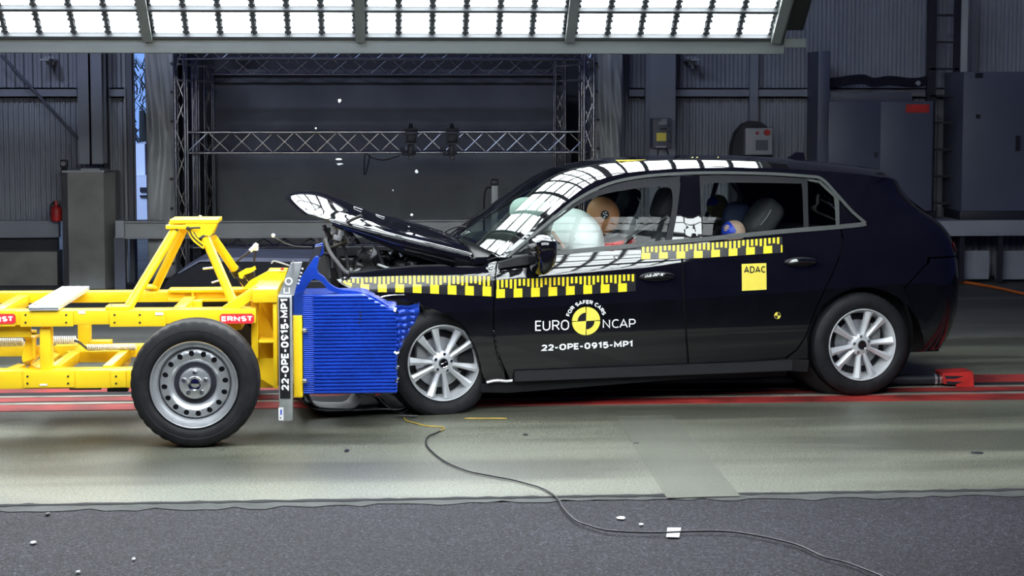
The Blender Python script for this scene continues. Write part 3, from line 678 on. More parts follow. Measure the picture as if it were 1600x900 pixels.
_sl = [(.0, -.45), (.2, -.35), (.32, -.16), (.45, -.06), (.6, .0), (.72, .04), (.77, .08), (.79, .28), (.85, .36), (.94, .40), (1.0, .40), (1.2, .46), (1.3, .52), (1.37, .6), (1.6, .75)]
_wt = []
zz = .6; ww = .925; _up = []
while zz < 1.6: _up.append((zz, ww)); ww -= interp(_sl, zz) * .001; zz += .001
zz = .6; ww = .925; _dn = []
while zz > 0: _dn.append((zz, ww)); ww += interp(_sl, zz) * .001; zz -= .001
_wt = sorted({round(a, 3): b for a, b in _dn + _up}.items())
def W(u, z):
    z = z + .035
    q = min(max(z - .058 * (u - .6) * min(1, max(0, (z - .45) / .3)), .0), 1.59); i = min(len(_wt) - 2, int(q / .001)); a, b_ = _wt[i], _wt[i + 1]
    wv = a[1] + (b_[1] - a[1]) * max(0, min(1, (q - a[0]) / (b_[0] - a[0] + 1e-9)))
    wv -= .6 * max(0, z - .80) * min(1, max(0, (.34 - u) / .22))
    if u < .2: wv -= .09 * ((.2 - u) / 1.0) ** 2
    if u > 2.2: wv -= .05 * ((u - 2.2) / 1.0) ** 2
    return wv
_E = [(.1, 3.2), (.25, 3.30), (.35, 3.35), (.5, 3.385), (.7, 3.385), (.85, 3.36), (.95, 3.32), (1.02, 3.26), (1.1, 3.155), (1.2, 3.065), (1.3, 3.03), (1.5, 2.98)]
_E = cr(_E, 6)
def Eend(z): return interp(_E, z)
RA, RB = .36, .42
def Ps(s, z, side=-1, off=0.0):
    uc = Eend(z) - RA
    if s <= uc: u = s; v = W(s, z)
    else:
        al = RA * 1.1; th = (s - uc) / al * (math.pi / 2) if (s - uc) < al else math.pi / 2
        wc = W(uc, z); u = uc + RA * math.sin(th) ** .9 if th > 0 else uc; v = wc - RB * (1 - math.cos(th))
        if s - uc > al: v -= (s - uc - al); u += .03 * min(1, (s - uc - al) / .4)
    return Vector((u, side * v, z))
def Pn(s, z, side=-1):
    h = .008; a = Ps(s + h, z, side) - Ps(s - h, z, side); b_ = Ps(s, z + h, side) - Ps(s, z - h, side)
    n = a.cross(b_) if side < 0 else b_.cross(a)
    n.normalize(); return n
def Pso(s, z, side=-1, off=0.0): return Ps(s, z, side) + Pn(s, z, side) * off
def solve(px, py):      # photograph point -> body surface parameters (s, z)
    g = carpx(px, py, -.88); s, z = g.x, g.z
    for _ in range(14):
        x, y = proj(c2w(Ps(s, z))); ex, ey = px - x, py - y
        if abs(ex) + abs(ey) < .02: break
        h = .003; xs, ys = proj(c2w(Ps(s + h, z))); xz, yz = proj(c2w(Ps(s, z + h)))
        a, b_, c, d = (xs - x) / h, (xz - x) / h, (ys - y) / h, (yz - y) / h; D = a * d - b_ * c
        if abs(D) < 500: D = 500 if D >= 0 else -500
        ds = (ex * d - ey * b_) / D; dz = (a * ey - c * ex) / D
        s += max(-.15, min(.15, ds)); z += max(-.15, min(.15, dz))
    return (s, z)
def sv(pts): return [solve(*p) for p in pts]
def patch(name, poly, m, side=-1, off=0.0, parent=None, cs=.035, cz=.012, thick=0, fn=None):
    """poly in (s,z) laid on the body surface"""
    bm = bmesh.new(); P_ = []
    for p in poly:
        if not P_ or (abs(p[0] - P_[-1][0]) + abs(p[1] - P_[-1][1])) > 1e-5: P_.append(p)
    f = bm.faces.new([bm.verts.new((p[0], p[1], 0)) for p in P_])
    bmesh.ops.triangulate(bm, faces=[f])
    s0, s1 = min(p[0] for p in P_), max(p[0] for p in P_); z0, z1 = min(p[1] for p in P_), max(p[1] for p in P_)
    k = math.ceil(s0 / cs)
    while k * cs < s1:
        bmesh.ops.bisect_plane(bm, geom=bm.verts[:] + bm.edges[:] + bm.faces[:], plane_co=(k * cs, 0, 0), plane_no=(1, 0, 0), dist=1e-6); k += 1
    k = math.ceil(z0 / cz)
    while k * cz < z1:
        bmesh.ops.bisect_plane(bm, geom=bm.verts[:] + bm.edges[:] + bm.faces[:], plane_co=(0, k * cz, 0), plane_no=(0, 1, 0), dist=1e-6); k += 1
    nr = []
    for v in bm.verts:
        s, z = v.co.x, v.co.y; n = Pn(s, z, side); nr.append(n); v.co = Ps(s, z, side) + n * off
        if fn: v.co = fn(v.co, s, z)
    bm.normal_update(); bm.verts.index_update()
    for fc in bm.faces:
        if fc.normal.dot(nr[fc.verts[0].index]) < 0: fc.normal_flip()
    me = bpy.data.meshes.new(name); bm.verts.index_update(); bm.to_mesh(me); bm.free()
    for p in me.polygons: p.use_smooth = True
    if not fn: me.normals_split_custom_set_from_vertices(nr)
    me.materials.append(M[m]); o = bpy.data.objects.new(name, me); COL.objects.link(o); o.parent = parent or car
    return o
def both(name, poly, m, off=0.0, **k):
    patch(name, poly, m, -1, off, **k); return patch(name, poly, m, 1, off, **k)
def band(line, wpx):     # closed polygon around a px polyline: width in px straddling downwards
    up = []; dn = []
    for i, p in enumerate(line):
        a = line[max(i - 1, 0)]; b_ = line[min(i + 1, len(line) - 1)]; dx, dy = b_[0] - a[0], b_[1] - a[1]; L = math.hypot(dx, dy) or 1
        nx, ny = -dy / L, dx / L; up.append((p[0] - nx * wpx / 2, p[1] - ny * wpx / 2)); dn.append((p[0] + nx * wpx / 2, p[1] + ny * wpx / 2))
    return up + dn[::-1]

# --- key lines measured on the near side
TE = cr([(778, 402), (812, 374), (850, 343), (892, 309), (925, 286), (960, 274), (1000, 267.5), (1060, 263.5), (1120, 262), (1190, 262.5), (1250, 265), (1300, 268.5), (1345, 272.5), (1387, 278)], 5)
TES = sv(TE)
trimtop = cr([(792, 402), (830, 370), (868, 338), (905, 310), (950, 288), (1000, 277), (1060, 272), (1120, 270.5), (1200, 272), (1260, 276), (1283, 280), (1305, 302), (1330, 330), (1352, 349)], 5)
belt_t = cr([(800, 399), (862, 392), (960, 383), (1040, 375), (1098, 370), (1160, 364), (1220, 358), (1256, 355), (1306, 351), (1345, 347), (1352, 345)], 3)   # lower edge of glass
belt_b = cr([(798, 408), (862, 400), (960, 391), (1040, 384), (1098, 379), (1160, 373), (1220, 366), (1256, 362), (1306, 357), (1345, 354), (1356, 349)], 3)  # lower edge of trim
# cant rail / A-pillar between roof edge and grey trim, as one part
poly = TES + sv([(1352, 300), (1356, 345)]) + sv(trimtop[::-1])
both('pillar_rail', poly, 'paint')
both('window_trim', sv(band(trimtop, 4.6)), 'trim', .006)
both('belt_trim', sv(band([((a[0]), (a[1] + 4.2)) for a in belt_t], 7)), 'trim', .005)
# front door window frame and opening
fopen = cr([(806, 395.5), (830, 376), (847, 361), (875, 340), (907, 318), (940, 304), (975, 297), (1017, 291), (1036, 291), (1046, 293), (1050.5, 300), (1051, 320), (1046, 350), (1040, 374.5)], 3)
fglass = fopen + [(862, 391.5)]
ftop = cr([(797, 401), (834, 370), (872, 338.5), (909, 310.5), (953, 290), (1001, 279.5), (1063, 275)], 3)
both('window_frame', sv(ftop + [(1062, 300), (1058, 340), (1050, 376)] + fopen[::-1] + [(800, 400)]), 'trimd', -.004)
ropen = cr([(1098, 300), (1101, 289), (1112, 285.5), (1150, 285), (1200, 285.5), (1248, 286.5), (1253, 289), (1255, 320), (1256, 354.5)], 3)
rglass = ropen + [(1180, 361.5), (1098, 369.5)]
rtop = [(1093, 274), (1120, 273), (1200, 274.5), (1262, 279)]
both('window_frame', sv(rtop + [(1263, 320), (1264, 356)] + [(1256, 354.5)] + ropen[::-1] + [(1098, 370), (1092, 371)]), 'trimd', -.004)
qopen = [(1264, 283), (1279, 285.5), (1303, 308), (1305, 330), (1306, 350), (1285, 352), (1265, 354)]
both('window_frame', sv([(1260, 279), (1282, 282), (1311, 309), (1312, 353), (1306, 352)] + qopen[4::-1] + [(1264, 283)]), 'trim', -.001)
both('pillar_cover', sv([(1064, 275), (1093, 274), (1095, 320), (1097, 371.5), (1050, 376), (1057, 340), (1062, 300)]), 'glossblack', -.003)
both('corner_cover', sv([(1312, 312), (1328, 330), (1343, 346.5), (1313, 350.5)]), 'glossblack', -.002)
both('front_door_glass', sv(fglass), 'glass', -.014)
both('rear_door_glass', sv(rglass), 'glass', -.014)
both('quarter_glass', sv(qopen), 'glass', -.012)

# lower panels
arch = [(597, 466), (622, 468), (650, 473), (672, 481), (700, 492), (722, 507), (738, 528), (748, 552), (752, 578), (758, 599)]
fender = cr([(522, 438), (545, 431), (585, 423), (640, 418), (700, 417), (742, 418), (768, 410), (776, 408)], 4) + [(773, 430), (771, 465), (770, 495), (771, 525), (776, 550), (786, 572), (790, 597)] + [(760, 600)] + arch[::-1][1:] + [(580, 463), (560, 456), (540, 447)]
def crumple(co, s, z):
    f = max(0, min(1, (-.25 - s) / .5)) * max(0, min(1, (.64 - z) / .05)); g = math.sin(s * 19 + z * 9) * .5 + math.sin(s * 41 - z * 23) * .3
    co.y -= .010 * f * abs(g) * (1 if co.y > 0 else -1); co.z += .006 * f * math.sin(s * 30); 
    return co
FS = sv(fender)
patch('front_fender', FS, 'paint', -1, fn=crumple, cs=.03, cz=.015)
patch('front_fender', [(max(s_, -.42), z_) for s_, z_ in FS], 'paint', 1)
door_top_f = [p for p in belt_b if p[0] < 1061]
fd = sv([(778, 410)] + door_top_f + [(1062, 384), (1065, 430), (1068, 480), (1071, 530), (1074, 571)] + [(1000, 577), (900, 585), (797, 593)] + [(788, 573), (778, 550), (773, 525), (772, 495), (773, 465), (775, 430)])
both('front_door', fd, 'paint')
door_top_r = [p for p in belt_b if 1065 < p[0] < 1312]
rd = sv([(1065, 382)] + door_top_r + [(1313, 357), (1316, 372), (1311, 400), (1301, 425), (1289, 450), (1277, 475), (1267, 500), (1258, 525), (1245, 545), (1226, 559)] + [(1150, 565), (1077, 571), (1074, 530), (1071, 480), (1068, 430)])
both('rear_door', rd, 'paint')
# rear quarter, bumper, tailgate: to the centre line
AR, ACX, ACY = 92, 1352, 543
rarch = [(ACX + AR * math.cos(R(a)), ACY - AR * 1.02 * math.sin(R(a))) for a in range(172, 20, -8)]
rarchlow = [(ACX + AR * math.cos(R(a)), ACY - AR * 1.02 * math.sin(R(a))) for a in range(20, -8, -8)]
g1 = solve(1352, 300)
te_end = TES[-1]
def up_to(zlist, ds): return [(Eend(z) - RA + ds, z) for z in zlist]
q = [solve(1356, 345), solve(1352, 300), solve(1350, 275)] + sv([p for p in TE if p[0] > 1352]) 
qz = [TES[-1][1] - .012, 1.2, 1.1, 1.02, .95, .88, .80]
q += [(Eend(z) - RA + .22, z) for z in qz] 
tl = sv([(1448, 411), (1430, 430), (1413, 450)])
q += [(tl[0][0], .80)] + tl + sv(rarch[::-1][:]) 
q += sv([(1262, 560), (1228, 561), (1247, 546), (1260, 525), (1269, 500), (1279, 475), (1291, 450), (1303, 425), (1313, 400), (1318, 372), (1315, 357), (1345, 354)])
both('quarter_panel', q, 'paint')
bz = [.80, .7, .6, .5, .42, .35, .28, .22]
bump = [(tl[0][0] + .01, .79)] + [(Eend(.79) - RA + .8, .79)] + [(Eend(z) - RA + .8, z) for z in bz[1:]] + sv([(1428, 549)]) + sv(rarchlow[::-1]) + sv(rarch[::-1][:1]) + [(p[0] + .008, p[1] - .004) for p in tl[::-1]]
both('rear_bumper', bump, 'paint')
tg = [(Eend(z) - RA + .228, z) for z in (TES[-1][1] - .012, 1.2, 1.1, 1.02, .95, .88, .80)] + [(Eend(z) - RA + .8, z) for z in (.80, .9, 1.0)]
both('tailgate', tg + [(Eend(1.0) - RA + .8, 1.0), (Eend(TES[-1][1] - .012) - RA + .75, TES[-1][1] - .012)], 'paint')
# tail lamps
ls = solve(1462, 392)
both('tail_lamp', [(Eend(.885) - RA + .20, .875), (Eend(.885) - RA + .5, .90), (Eend(.83) - RA + .5, .835), (Eend(.83) - RA + .23, .815)], 'lens', .006)
# sill
sill = sv([(752, 600), (797, 594.5), (900, 586.5), (1000, 578.5), (1074, 572.5), (1150, 566.5), (1226, 560.5), (1264, 562)]) 
silb = [(p[0], p[1] - (.075 if i else .05)) for i, p in enumerate(sill)]
both('side_sill', sill + silb[::-1], 'blackmatte', .0)
b = MB(); b.box2((.42, -.82, .10), (WB - .45, .82, .17)); b.box2((.42, -.9, .14), (WB - .45, -.8, .2)); b.build('underfloor', 'blackmatte', car)
# thin bright lower door edges
both('door_edge_strip', sv(band([(797, 592.5), (900, 584.5), (1000, 576.5), (1074, 570.5), (1150, 564.5), (1226, 558.5)], 1.3)), 'paint', .004)

# inner liner so seams read dark, wheel houses
lin = sv([(700, 425), (776, 412)] + belt_b[2:-4] + [(1310, 365), (1420, 420)])
both('inner_door_shell', sv([(778, 412)] + belt_b[2:-8] + [(1300, 362), (1300, 400), (1262, 500), (1240, 545), (1080, 568), (800, 588), (780, 520)]), 'blackmatte', -.03)
b = MB(); b.cyl((WB, -.72, .33), (WB, -.40, .33), .40, seg=40); b.build('wheel_house', 'blackmatte', car); b = MB(); b.cyl((WB, .40, .33), (WB, .72, .33), .40, seg=40); b.build('wheel_house', 'blackmatte', car)
b = MB(); b.cyl((WB, -.86, .33), (WB, -.72, .33), .36, .40, seg=40, cap=False); b.build('wheel_house', 'blackmatte', car)
b = MB(); b.box2((.12, -.78, .2), (.40, .78, .80)); b.build('firewall', 'blackmatte', car)
b = MB(); b.box2((WB - .4, -.7, .2), (3.2, .7, .8)); b.build('boot_floor', 'blackmatte', car)

# --- roof, windscreen: loft between near edge line and its mirror
def top_loft(t0, t1, nv, off=0.0, inset=0.0):
    rows = []
    n = len(TES) - 1; steps = 44
    for i in range(steps + 1):
        t = t0 + (t1 - t0) * i / steps; x = t * n; k = min(n - 1, int(x)); f = x - k
        s = TES[k][0] * (1 - f) + TES[k + 1][0] * f; z = TES[k][1] * (1 - f) + TES[k + 1][1] * f; p = Ps(s, z)
        g = min(1, max(0, (t - .22) / .2)); g = g * g * (3 - 2 * g)
        dirv = Vector((-.5, 0, .86)) * (1 - g) + Vector((-.04, 0, 1)) * g; h = .10 * (1 - g) + .085 * g
        we = abs(p.y) - inset; r = []
        for j in range(nv + 1):
            bb = -1 + 2 * j / nv; pw = 2.0 + .5 * g; h2 = h * (1 - abs(bb) ** pw)
            r.append(Vector((p.x, we * bb, p.z)) + dirv * (h2 + off))
        rows.append(r)
    return rows
THD = .335      # where the header sits along the line
b = MB(); b.pgrid(top_loft(THD, 1, 40)); b.build('roof', 'paint', car, ang=180)
b = MB(); b.pgrid(top_loft(.0, THD - .006, 40, inset=.0)); b.build('windscreen', 'wglass', car, ang=180)
rows = top_loft(THD - .012, THD + .012, 40, -.03); b = MB(); b.pgrid(rows); b.build('header_lining', 'blackmatte', car, ang=180)
# black frit borders of the windscreen
rws = top_loft(0, THD, 40, .0015); b = MB(); b.pgrid([r[:3] for r in rws]); b.pgrid([r[-3:] for r in rws]); b.pgrid(rws[:3]); b.pgrid(rws[-4:]); b.build('windscreen_border', 'glossblack', car, ang=180)
# rear spoiler and rear window closing
re = top_loft(.93, 1.0, 40)[-1]
b = MB(); rows = [re, [Vector((p.x + .10 * (1 - (p.y / .66) ** 2) + .03, p.y * .97, p.z - .012)) for p in re], [Vector((p.x + .09 * (1 - (p.y / .66) ** 2) + .02, p.y * .96, p.z - .04)) for p in re], [Vector((p.x + .0, p.y * .95, p.z - .05)) for p in re]]
b.pgrid(rows); b.build('spoiler', 'paint', car, ang=40)
b = MB(); b.pgrid([[Vector((p.x + .04, p.y * .94, p.z - .045)) for p in re], [Vector((3.2 + .03 * (1 - (p.y / .66) ** 2), p.y * .98, 1.02)) for p in re]]); b.build('rear_window', 'glossblack', car, ang=180)
# antenna fin
fa = carpx(1232, 253, 0)
def roofz(u, bb=0):
    rr = top_loft(THD, 1, 40); best = min(rr, key=lambda r: abs(r[20].x - u)); return best[20 if bb == 0 else 8].z
fz = roofz(fa.x + .05) - .004
b = MB(); poly = [(-.02, -.02), (.0, .0), (.03, .022), (.07, .05), (.09, .055), (.135, .05), (.14, -.02)]
n = len(poly)
for wd in ((-.025, .012),):
    A = [b.bm.verts.new((fa.x - .03 + x, -.028 + max(0, z) * .35, fz + z)) for x, z in poly]; B = [b.bm.verts.new((fa.x - .03 + x, .028 - max(0, z) * .35, fz + z)) for x, z in poly]
    b.bm.faces.new(A); b.bm.faces.new(B[::-1])
    for i in range(n): b.bm.faces.new((A[i], B[i], B[(i + 1) % n], A[(i + 1) % n]))
b.build('antenna_fin', 'paint', car, ang=50)
b = MB()
for px, py in ((1089, 246), (1082, 252.5), (1122, 252.5)):
    p = carpx(px, py, -.38); b.blob((p.x, -.38, roofz(p.x, 1)), (.01, .01, .006), nu=10, nv=6)
b.build('roof_marker', 'tapey2', car)
# yellow-black target tape on the roof front
p0 = carpx(985, 254.5, -.36); b = MB(); b.box((p0.x, -.36, roofz(p0.x, 1) + .003), (.16, .10, .008)); b.build('roof_tape', 'tapey2', car)

# door handles, mirror
def handle(px, py, w):
    s, z = solve(px, py); b = MB(); pts = [Ps(s + t * w, z + .004 * math.cos(t * 3), -1) + Pn(s, z) * (.002 + .035 * (1 - abs(t) ** 4)) for t in [-1 + k / 8 for k in range(17)]]
    b.tube(pts, [.006 + .010 * (1 - abs(-1 + k / 8) ** 6) for k in range(17)], 10); b.build('door_handle', 'paint', car)
    b = MB(); c = Ps(s, z) + Pn(s, z) * .001; b.blob(c, (w * 1.05, .006, .028), nu=24, nv=8); b.build('handle_recess', 'blackpl', car)
handle(1027, 432, .105); handle(1251, 409, .10)
s, z = solve(850, 400); mc = carpx(846, 398, -1.0)
mr = MB(); mr.blob((mc.x, -1.0, mc.z + .0), (.058, .11, .115), rot=Euler((0, R(6), R(10))), e=.72, fn=lambda p: Vector((p.x * (1 - .25 * max(0, -p.z) / .115), p.y, p.z)))
mo = mr.build('door_mirror', 'paint', car); b = MB(); b.blob((mc.x + .035, -1.0, mc.z + .01), (.03, .09, .085), rot=Euler((0, R(6), R(10))), e=.6); b.build('mirror_glass', 'chrome', mo)
b = MB(); b.blob((mc.x + .0, -1.0, mc.z + .05), (.062, .112, .05), rot=Euler((0, R(6), R(10))), e=.7); b.build('mirror_cap', 'glossblack', mo)
b = MB(); b.tube([(mc.x - .02, -.9, mc.z - .085), (mc.x, -1.0, mc.z - .08)], .022, 8); b.build('mirror_arm', 'blackpl', mo)
b = MB(); b.blob((mc.x, 1.0, mc.z), (.058, .11, .09), e=.72); b.build('door_mirror', 'paint', car)
b = MB(); p = [carpx(x, y, -.86) for x, y in ((776, 409), (800, 402), (832, 397), (834, 411), (800, 415), (779, 418))]; b.prism([(q.x, q.z) for q in p], 'y', -.93, -.86, lambda x, y, t: Vector((x, t, y))); b.build('mirror_base', 'blackpl', car)

# --- stickers on the near side
def tape(x0, x1, topf, botf, period, name, nt=1):
    n = 30; top_ = [(x0 + (x1 - x0) * k / n, topf(x0 + (x1 - x0) * k / n)) for k in range(n + 1)]; bot = [(x, botf(x)) for x, _ in top_]
    root = patch(name, sv(top_ + bot[::-1]), 'tapek', -1, .003, fn=None)
    k = 0; x = x0; bmk = []
    def quad(xa, xb, fa, fb):
        return sv([(xa, topf(xa) + fa * (botf(xa) - topf(xa))), (xb, topf(xb) + fa * (botf(xb) - topf(xb))), (xb, topf(xb) + fb * (botf(xb) - topf(xb))), (xa, topf(xa) + fb * (botf(xa) - topf(xa)))])
    b = MB()
    while x < x1 - 1:
        xe = min(x + period / 2, x1)
        if k % 2 == 0:
            for i_ in range(4): b.face([Pso(a_, b_, -1, .006) for a_, b_ in quad(x, xe, .52 + .1175 * i_, .52 + .1175 * (i_ + 1))])
            x2 = x; 
        for h in (0, 1):
            xa = x + h * period / 4 + .8; xb = xa + period / 4 * .52
            if xb < x1:
                fe_ = .53 if (k % 2 == 0 and h == 0) else .38 + .06 * ((k + h) % 3)
                for i_ in range(3): b.face([Pso(a_, b_, -1, .006) for a_, b_ in quad(xa, xb, .03 + (fe_ - .03) * i_ / 3, .03 + (fe_ - .03) * (i_ + 1) / 3)])
        x = xe; k += 1
    o = b.build(name + '_marks', 'tapey', root, ang=180, fixn=False)
    return root
t1 = tape(536, 771, lambda x: interp(cr([(533, 440), (560, 434.5), (600, 432), (660, 430.5), (771, 431)], 6), x), lambda x: interp(cr([(533, 441), (550, 449), (580, 456), (640, 457.5), (771, 463.5)], 6), x), 27.2, 'ruler_tape')
t2 = tape(775, 993, lambda x: interp([(775, 437), (850, 433.5), (993, 427.5)], x), lambda x: interp([(775, 466), (850, 463.5), (993, 455)], x), 27.2, 'ruler_tape')
t3 = tape(1002, 1222, lambda x: interp([(1002, 386), (1100, 380), (1222, 370)], x), lambda x: interp([(1002, 405.5), (1100, 403.5), (1222, 395)], x), 27.2, 'ruler_tape')
def sticker_text(name, txt, x0, y0, x1, y1, m, bold=0, slope=0.0, spacing=1.0):
    # box: left-bottom (x0,y0) right-top (x1,y1) in picture units, laid onto the door skin
    a = solve(x0, y0); b_ = solve(x1, y0 + slope); c = solve(x0, y1); d = solve(x1, y1 + slope)
    def f(tx, ty):
        s = (a[0] * (1 - tx) + b_[0] * tx) * (1 - ty) + (c[0] * (1 - tx) + d[0] * tx) * ty; z = (a[1] * (1 - tx) + b_[1] * tx) * (1 - ty) + (c[1] * (1 - tx) + d[1] * tx) * ty
        return Pso(s, z, -1, .004)
    return text_mapped(name, txt, f, m, car, bold, spacing)
sticker_text('lettering', 'EURO', 836, 517, 889, 501, 'white', .12, -1.5)
sticker_text('lettering', 'NCAP', 941.5, 513.5, 993, 498.5, 'white', .12, -1.2)
sticker_text('lettering', '22-OPE-0915-MP1', 844.5, 549.5, 988, 537.5, 'white', .23, -6.5)
# round crash test logo: disc quadrants and the arc of words
lc = solve(915.5, 501.5); k1 = solve(937.5, 501.5)[0] - lc[0]; k2 = solve(915.5, 479.5)[1] - lc[1]
def lp(r, a, off=.0042): return Pso(lc[0] + k1 * r * math.cos(a), lc[1] + k2 * r * math.sin(a), -1, off)
def sector(b, r0, r1, a0, a1, off=.0042):
    n = 14
    for k in range(n):
        A = a0 + (a1 - a0) * k / n; B = a0 + (a1 - a0) * (k + 1) / n
        if r0 > 0: b.face([lp(r0, A, off), lp(r1, A, off), lp(r1, B, off), lp(r0, B, off)])
        else: b.face([lp(0, 0, off), lp(r1, A, off), lp(r1, B, off)])
b = MB(); e = .035
sector(b, .0, 1, 0 + e, math.pi / 2 - e); sector(b, 0, 1, math.pi + e, 1.5 * math.pi - e); sector(b, .6, 1, math.pi / 2 + e, math.pi - e); sector(b, .6, 1, 1.5 * math.pi + e, 2 * math.pi - e)
lg = b.build('round_logo', 'tapey2', car, ang=180, fixn=False)
b = MB(); sector(b, 0, .6, math.pi / 2, math.pi, .003); sector(b, 0, .6, 1.5 * math.pi, 2 * math.pi, .003); b.build('logo_inner', 'labelk', lg, ang=180, fixn=False)
word = 'FOR SAFER CARS'; vs, fs = text_verts(word, 1, .22, 1.0); xa = min(v.x for v in vs); xb = max(v.x for v in vs); yb = min(v.y for v in vs); yt = max(v.y for v in vs)
A0, A1 = R(163), R(17)
me = bpy.data.meshes.new('arc_lettering'); me.from_pydata([lp(1.19 + .33 * (v.y - yb) / (yt - yb), A0 + (A1 - A0) * (v.x - xa) / (xb - xa)) for v in vs], [], fs); me.materials.append(M['white'])
o = bpy.data.objects.new('arc_lettering', me); COL.objects.link(o); o.parent = car
# yellow square sticker and small round target
sq = patch('square_sticker', sv([(1158.5, 412.5), (1197, 411), (1197.5, 452.5), (1159, 454.5)]), 'tapey2', -1, .003)
sticker_text('sticker_lettering', 'ADAC', 1162, 427, 1195.5, 415.5, 'labelk', .19, -.8)
lc = solve(1214.5, 493); k1 = .021; k2 = .021
b = MB(); sector(b, 0, 1, 0, 2 * math.pi, .003); tg_ = b.build('target_mark', 'tapey2', car, ang=180, fixn=False)
b = MB(); sector(b, 0, .9, 0, math.pi / 2, .004); sector(b, 0, .9, math.pi, 1.5 * math.pi, .004); b.build('target_quadrant', 'labelk', tg_, ang=180, fixn=False)

# ------------------------------------------------------------------ wheels
def alloy(cx, cy, cz, side, rr, squash=None, cam_=0, toe=0, rot0=0):
    """wheel centre (outer face plane at cy), outboard direction side"""
    r = empty('wheel', level(cx, cy, cz)); r.parent = car; r.rotation_euler = (cam_ + ROLL, 0, toe)
    ax = (0, side, 0); T = .316
    prof = [(.205, -.20), (.22, -.205), (.27, -.215), (.30, -.20), (.312, -.175), (.3155, -.14), (.3155, -.135), (.309, -.134), (.309, -.126), (.3158, -.125), (.316, -.10), (.309, -.099), (.309, -.091), (.3158, -.09), (.3155, -.06), (.3150, -.045), (.306, -.018), (.292, -.004), (.27, .004), (.245, .003), (.228, -.004), (.220, -.012), (.214, -.02)]
    b = MB(); b.lathe(prof, (0, 0, 0), ax, 96, rfun=lambda j, k, q: q - (.004 if (j in (13, 14, 15) and k % 2) else 0))
    if squash is not None:
        for v in b.bm.verts:
            v.co.z = max(v.co.z, squash)
            d = v.co.z - squash
            if d < .09: v.co.y += side * .02 * (1 - d / .09); v.co.x *= 1 + .05 * (1 - d / .09)
    ty = b.build('tyre', 'tyre', r, ang=28)
    b = MB(); b.lathe([(.218, -.012), (.2195, -.004), (.217, .0), (.213, -.001), (.209, -.010), (.202, -.022), (.198, -.05), (.188, -.07), (.19, -.17), (.2, -.19), (.215, -.2)], (0, 0, 0), ax, 72); b.build('rim', 'rim', r, ang=40)
    # ten wedge spokes
    ns = 10; hb = MB()
    hb.lathe([(.0, -.012), (.03, -.012), (.032, -.016), (.055, -.02), (.066, -.028), (.068, -.06)], (0, 0, 0), ax, 40)
    for k in range(5):
        a = rot0 + 2 * math.pi * (k + .5) / 5; 
    hb.build('hub', 'rim', r, ang=40)
    for k in range(ns):
        a = rot0 + 2 * math.pi * k / ns + (.055 if k % 2 else -.055); u = Vector((math.cos(a), 0, math.sin(a))); t = Vector((-math.sin(a), 0, math.cos(a))); o_ = Vector((0, side, 0)); b = MB()
        sec = []
        for rad, wd, h0 in ((.045, .012, -.024), (.09, .0135, -.024), (.14, .0175, -.018), (.18, .0215, -.012), (.204, .026, -.008)):
            q = u * rad; sg = 1 if k % 2 else -1
            sec.append([q - t * wd + o_ * (h0 - .028), q - t * wd * .92 + o_ * (h0 - .002 - (.006 if sg > 0 else 0)), q + t * wd * .25 * sg + o_ * (h0 + .004), q + t * wd * .92 + o_ * (h0 - .002 - (.006 if sg < 0 else 0)), q + t * wd + o_ * (h0 - .028)])
        b.pgrid(sec); b.face(sec[-1]); b.face(sec[0]); b.build('spoke', 'rim', r, ang=12)
    b = MB(); b.cyl((0, side * -.014, 0), (0, side * -.006, 0), .029, .027, seg=32); cp = b.build('centre_cap', 'glossblack', r)
    b = MB(); pts = [Vector((-.018, 0, -.006)), Vector((-.002, 0, -.002)), Vector((-.004, 0, .003)), Vector((.018, 0, .006))]; b.tube([p + Vector((0, side * -.0055, 0)) for p in pts], .0016, 6); b.build('cap_emblem', 'chrome', cp)
    b = MB(); b.lathe([(.024, 0), (.0265, .001), (.027, -.002)], (0, side * -.006, 0), ax, 32); b.build('cap_ring', 'chrome', cp)
    for k in range(5):
        a = rot0 + math.pi / 2 + 2 * math.pi * k / 5; q = Vector((math.cos(a) * .050, 0, math.sin(a) * .050)); b = MB(); b.cyl(q + Vector((0, side * -.04, 0)), q + Vector((0, side * -.013, 0)), .0105, .009, seg=6); b.build('wheel_bolt', 'chrome', r)
    b = MB(); b.cyl((0, side * -.10, 0), (0, side * -.085, 0), .145, seg=48); b.cyl((0, side * -.1, 0), (0, side * -.06, 0), .07, seg=32); b.build('brake_disc', 'steel', r)
    b = MB(); b.box((-.11 if cx < 1 else .11, side * -.09, .06), (.07, .06, .12), bev=.01); b.build('brake_caliper', 'greypl', r)
    b = MB(); b.cyl((0, side * -.19, 0), (0, side * -.105, 0), .185, seg=40); b.build('back_plate', 'blackmatte', r)
    return r
pr = carpx(1355.5, 544.5, -.905)
alloy(WB + .0, -.905, .318, -1, 1, rot0=R(8), toe=0)
pf = c2w(carpx(693.5, 571, -.84)) - CO
alloy(pf.dot(CUX), -.84, .292, -1, 1, squash=-.291, cam_=R(-3), toe=R(7), rot0=R(-8))
alloy(WB, .905, .318, 1, 1); alloy(0.02, .905, .318, 1, 1)
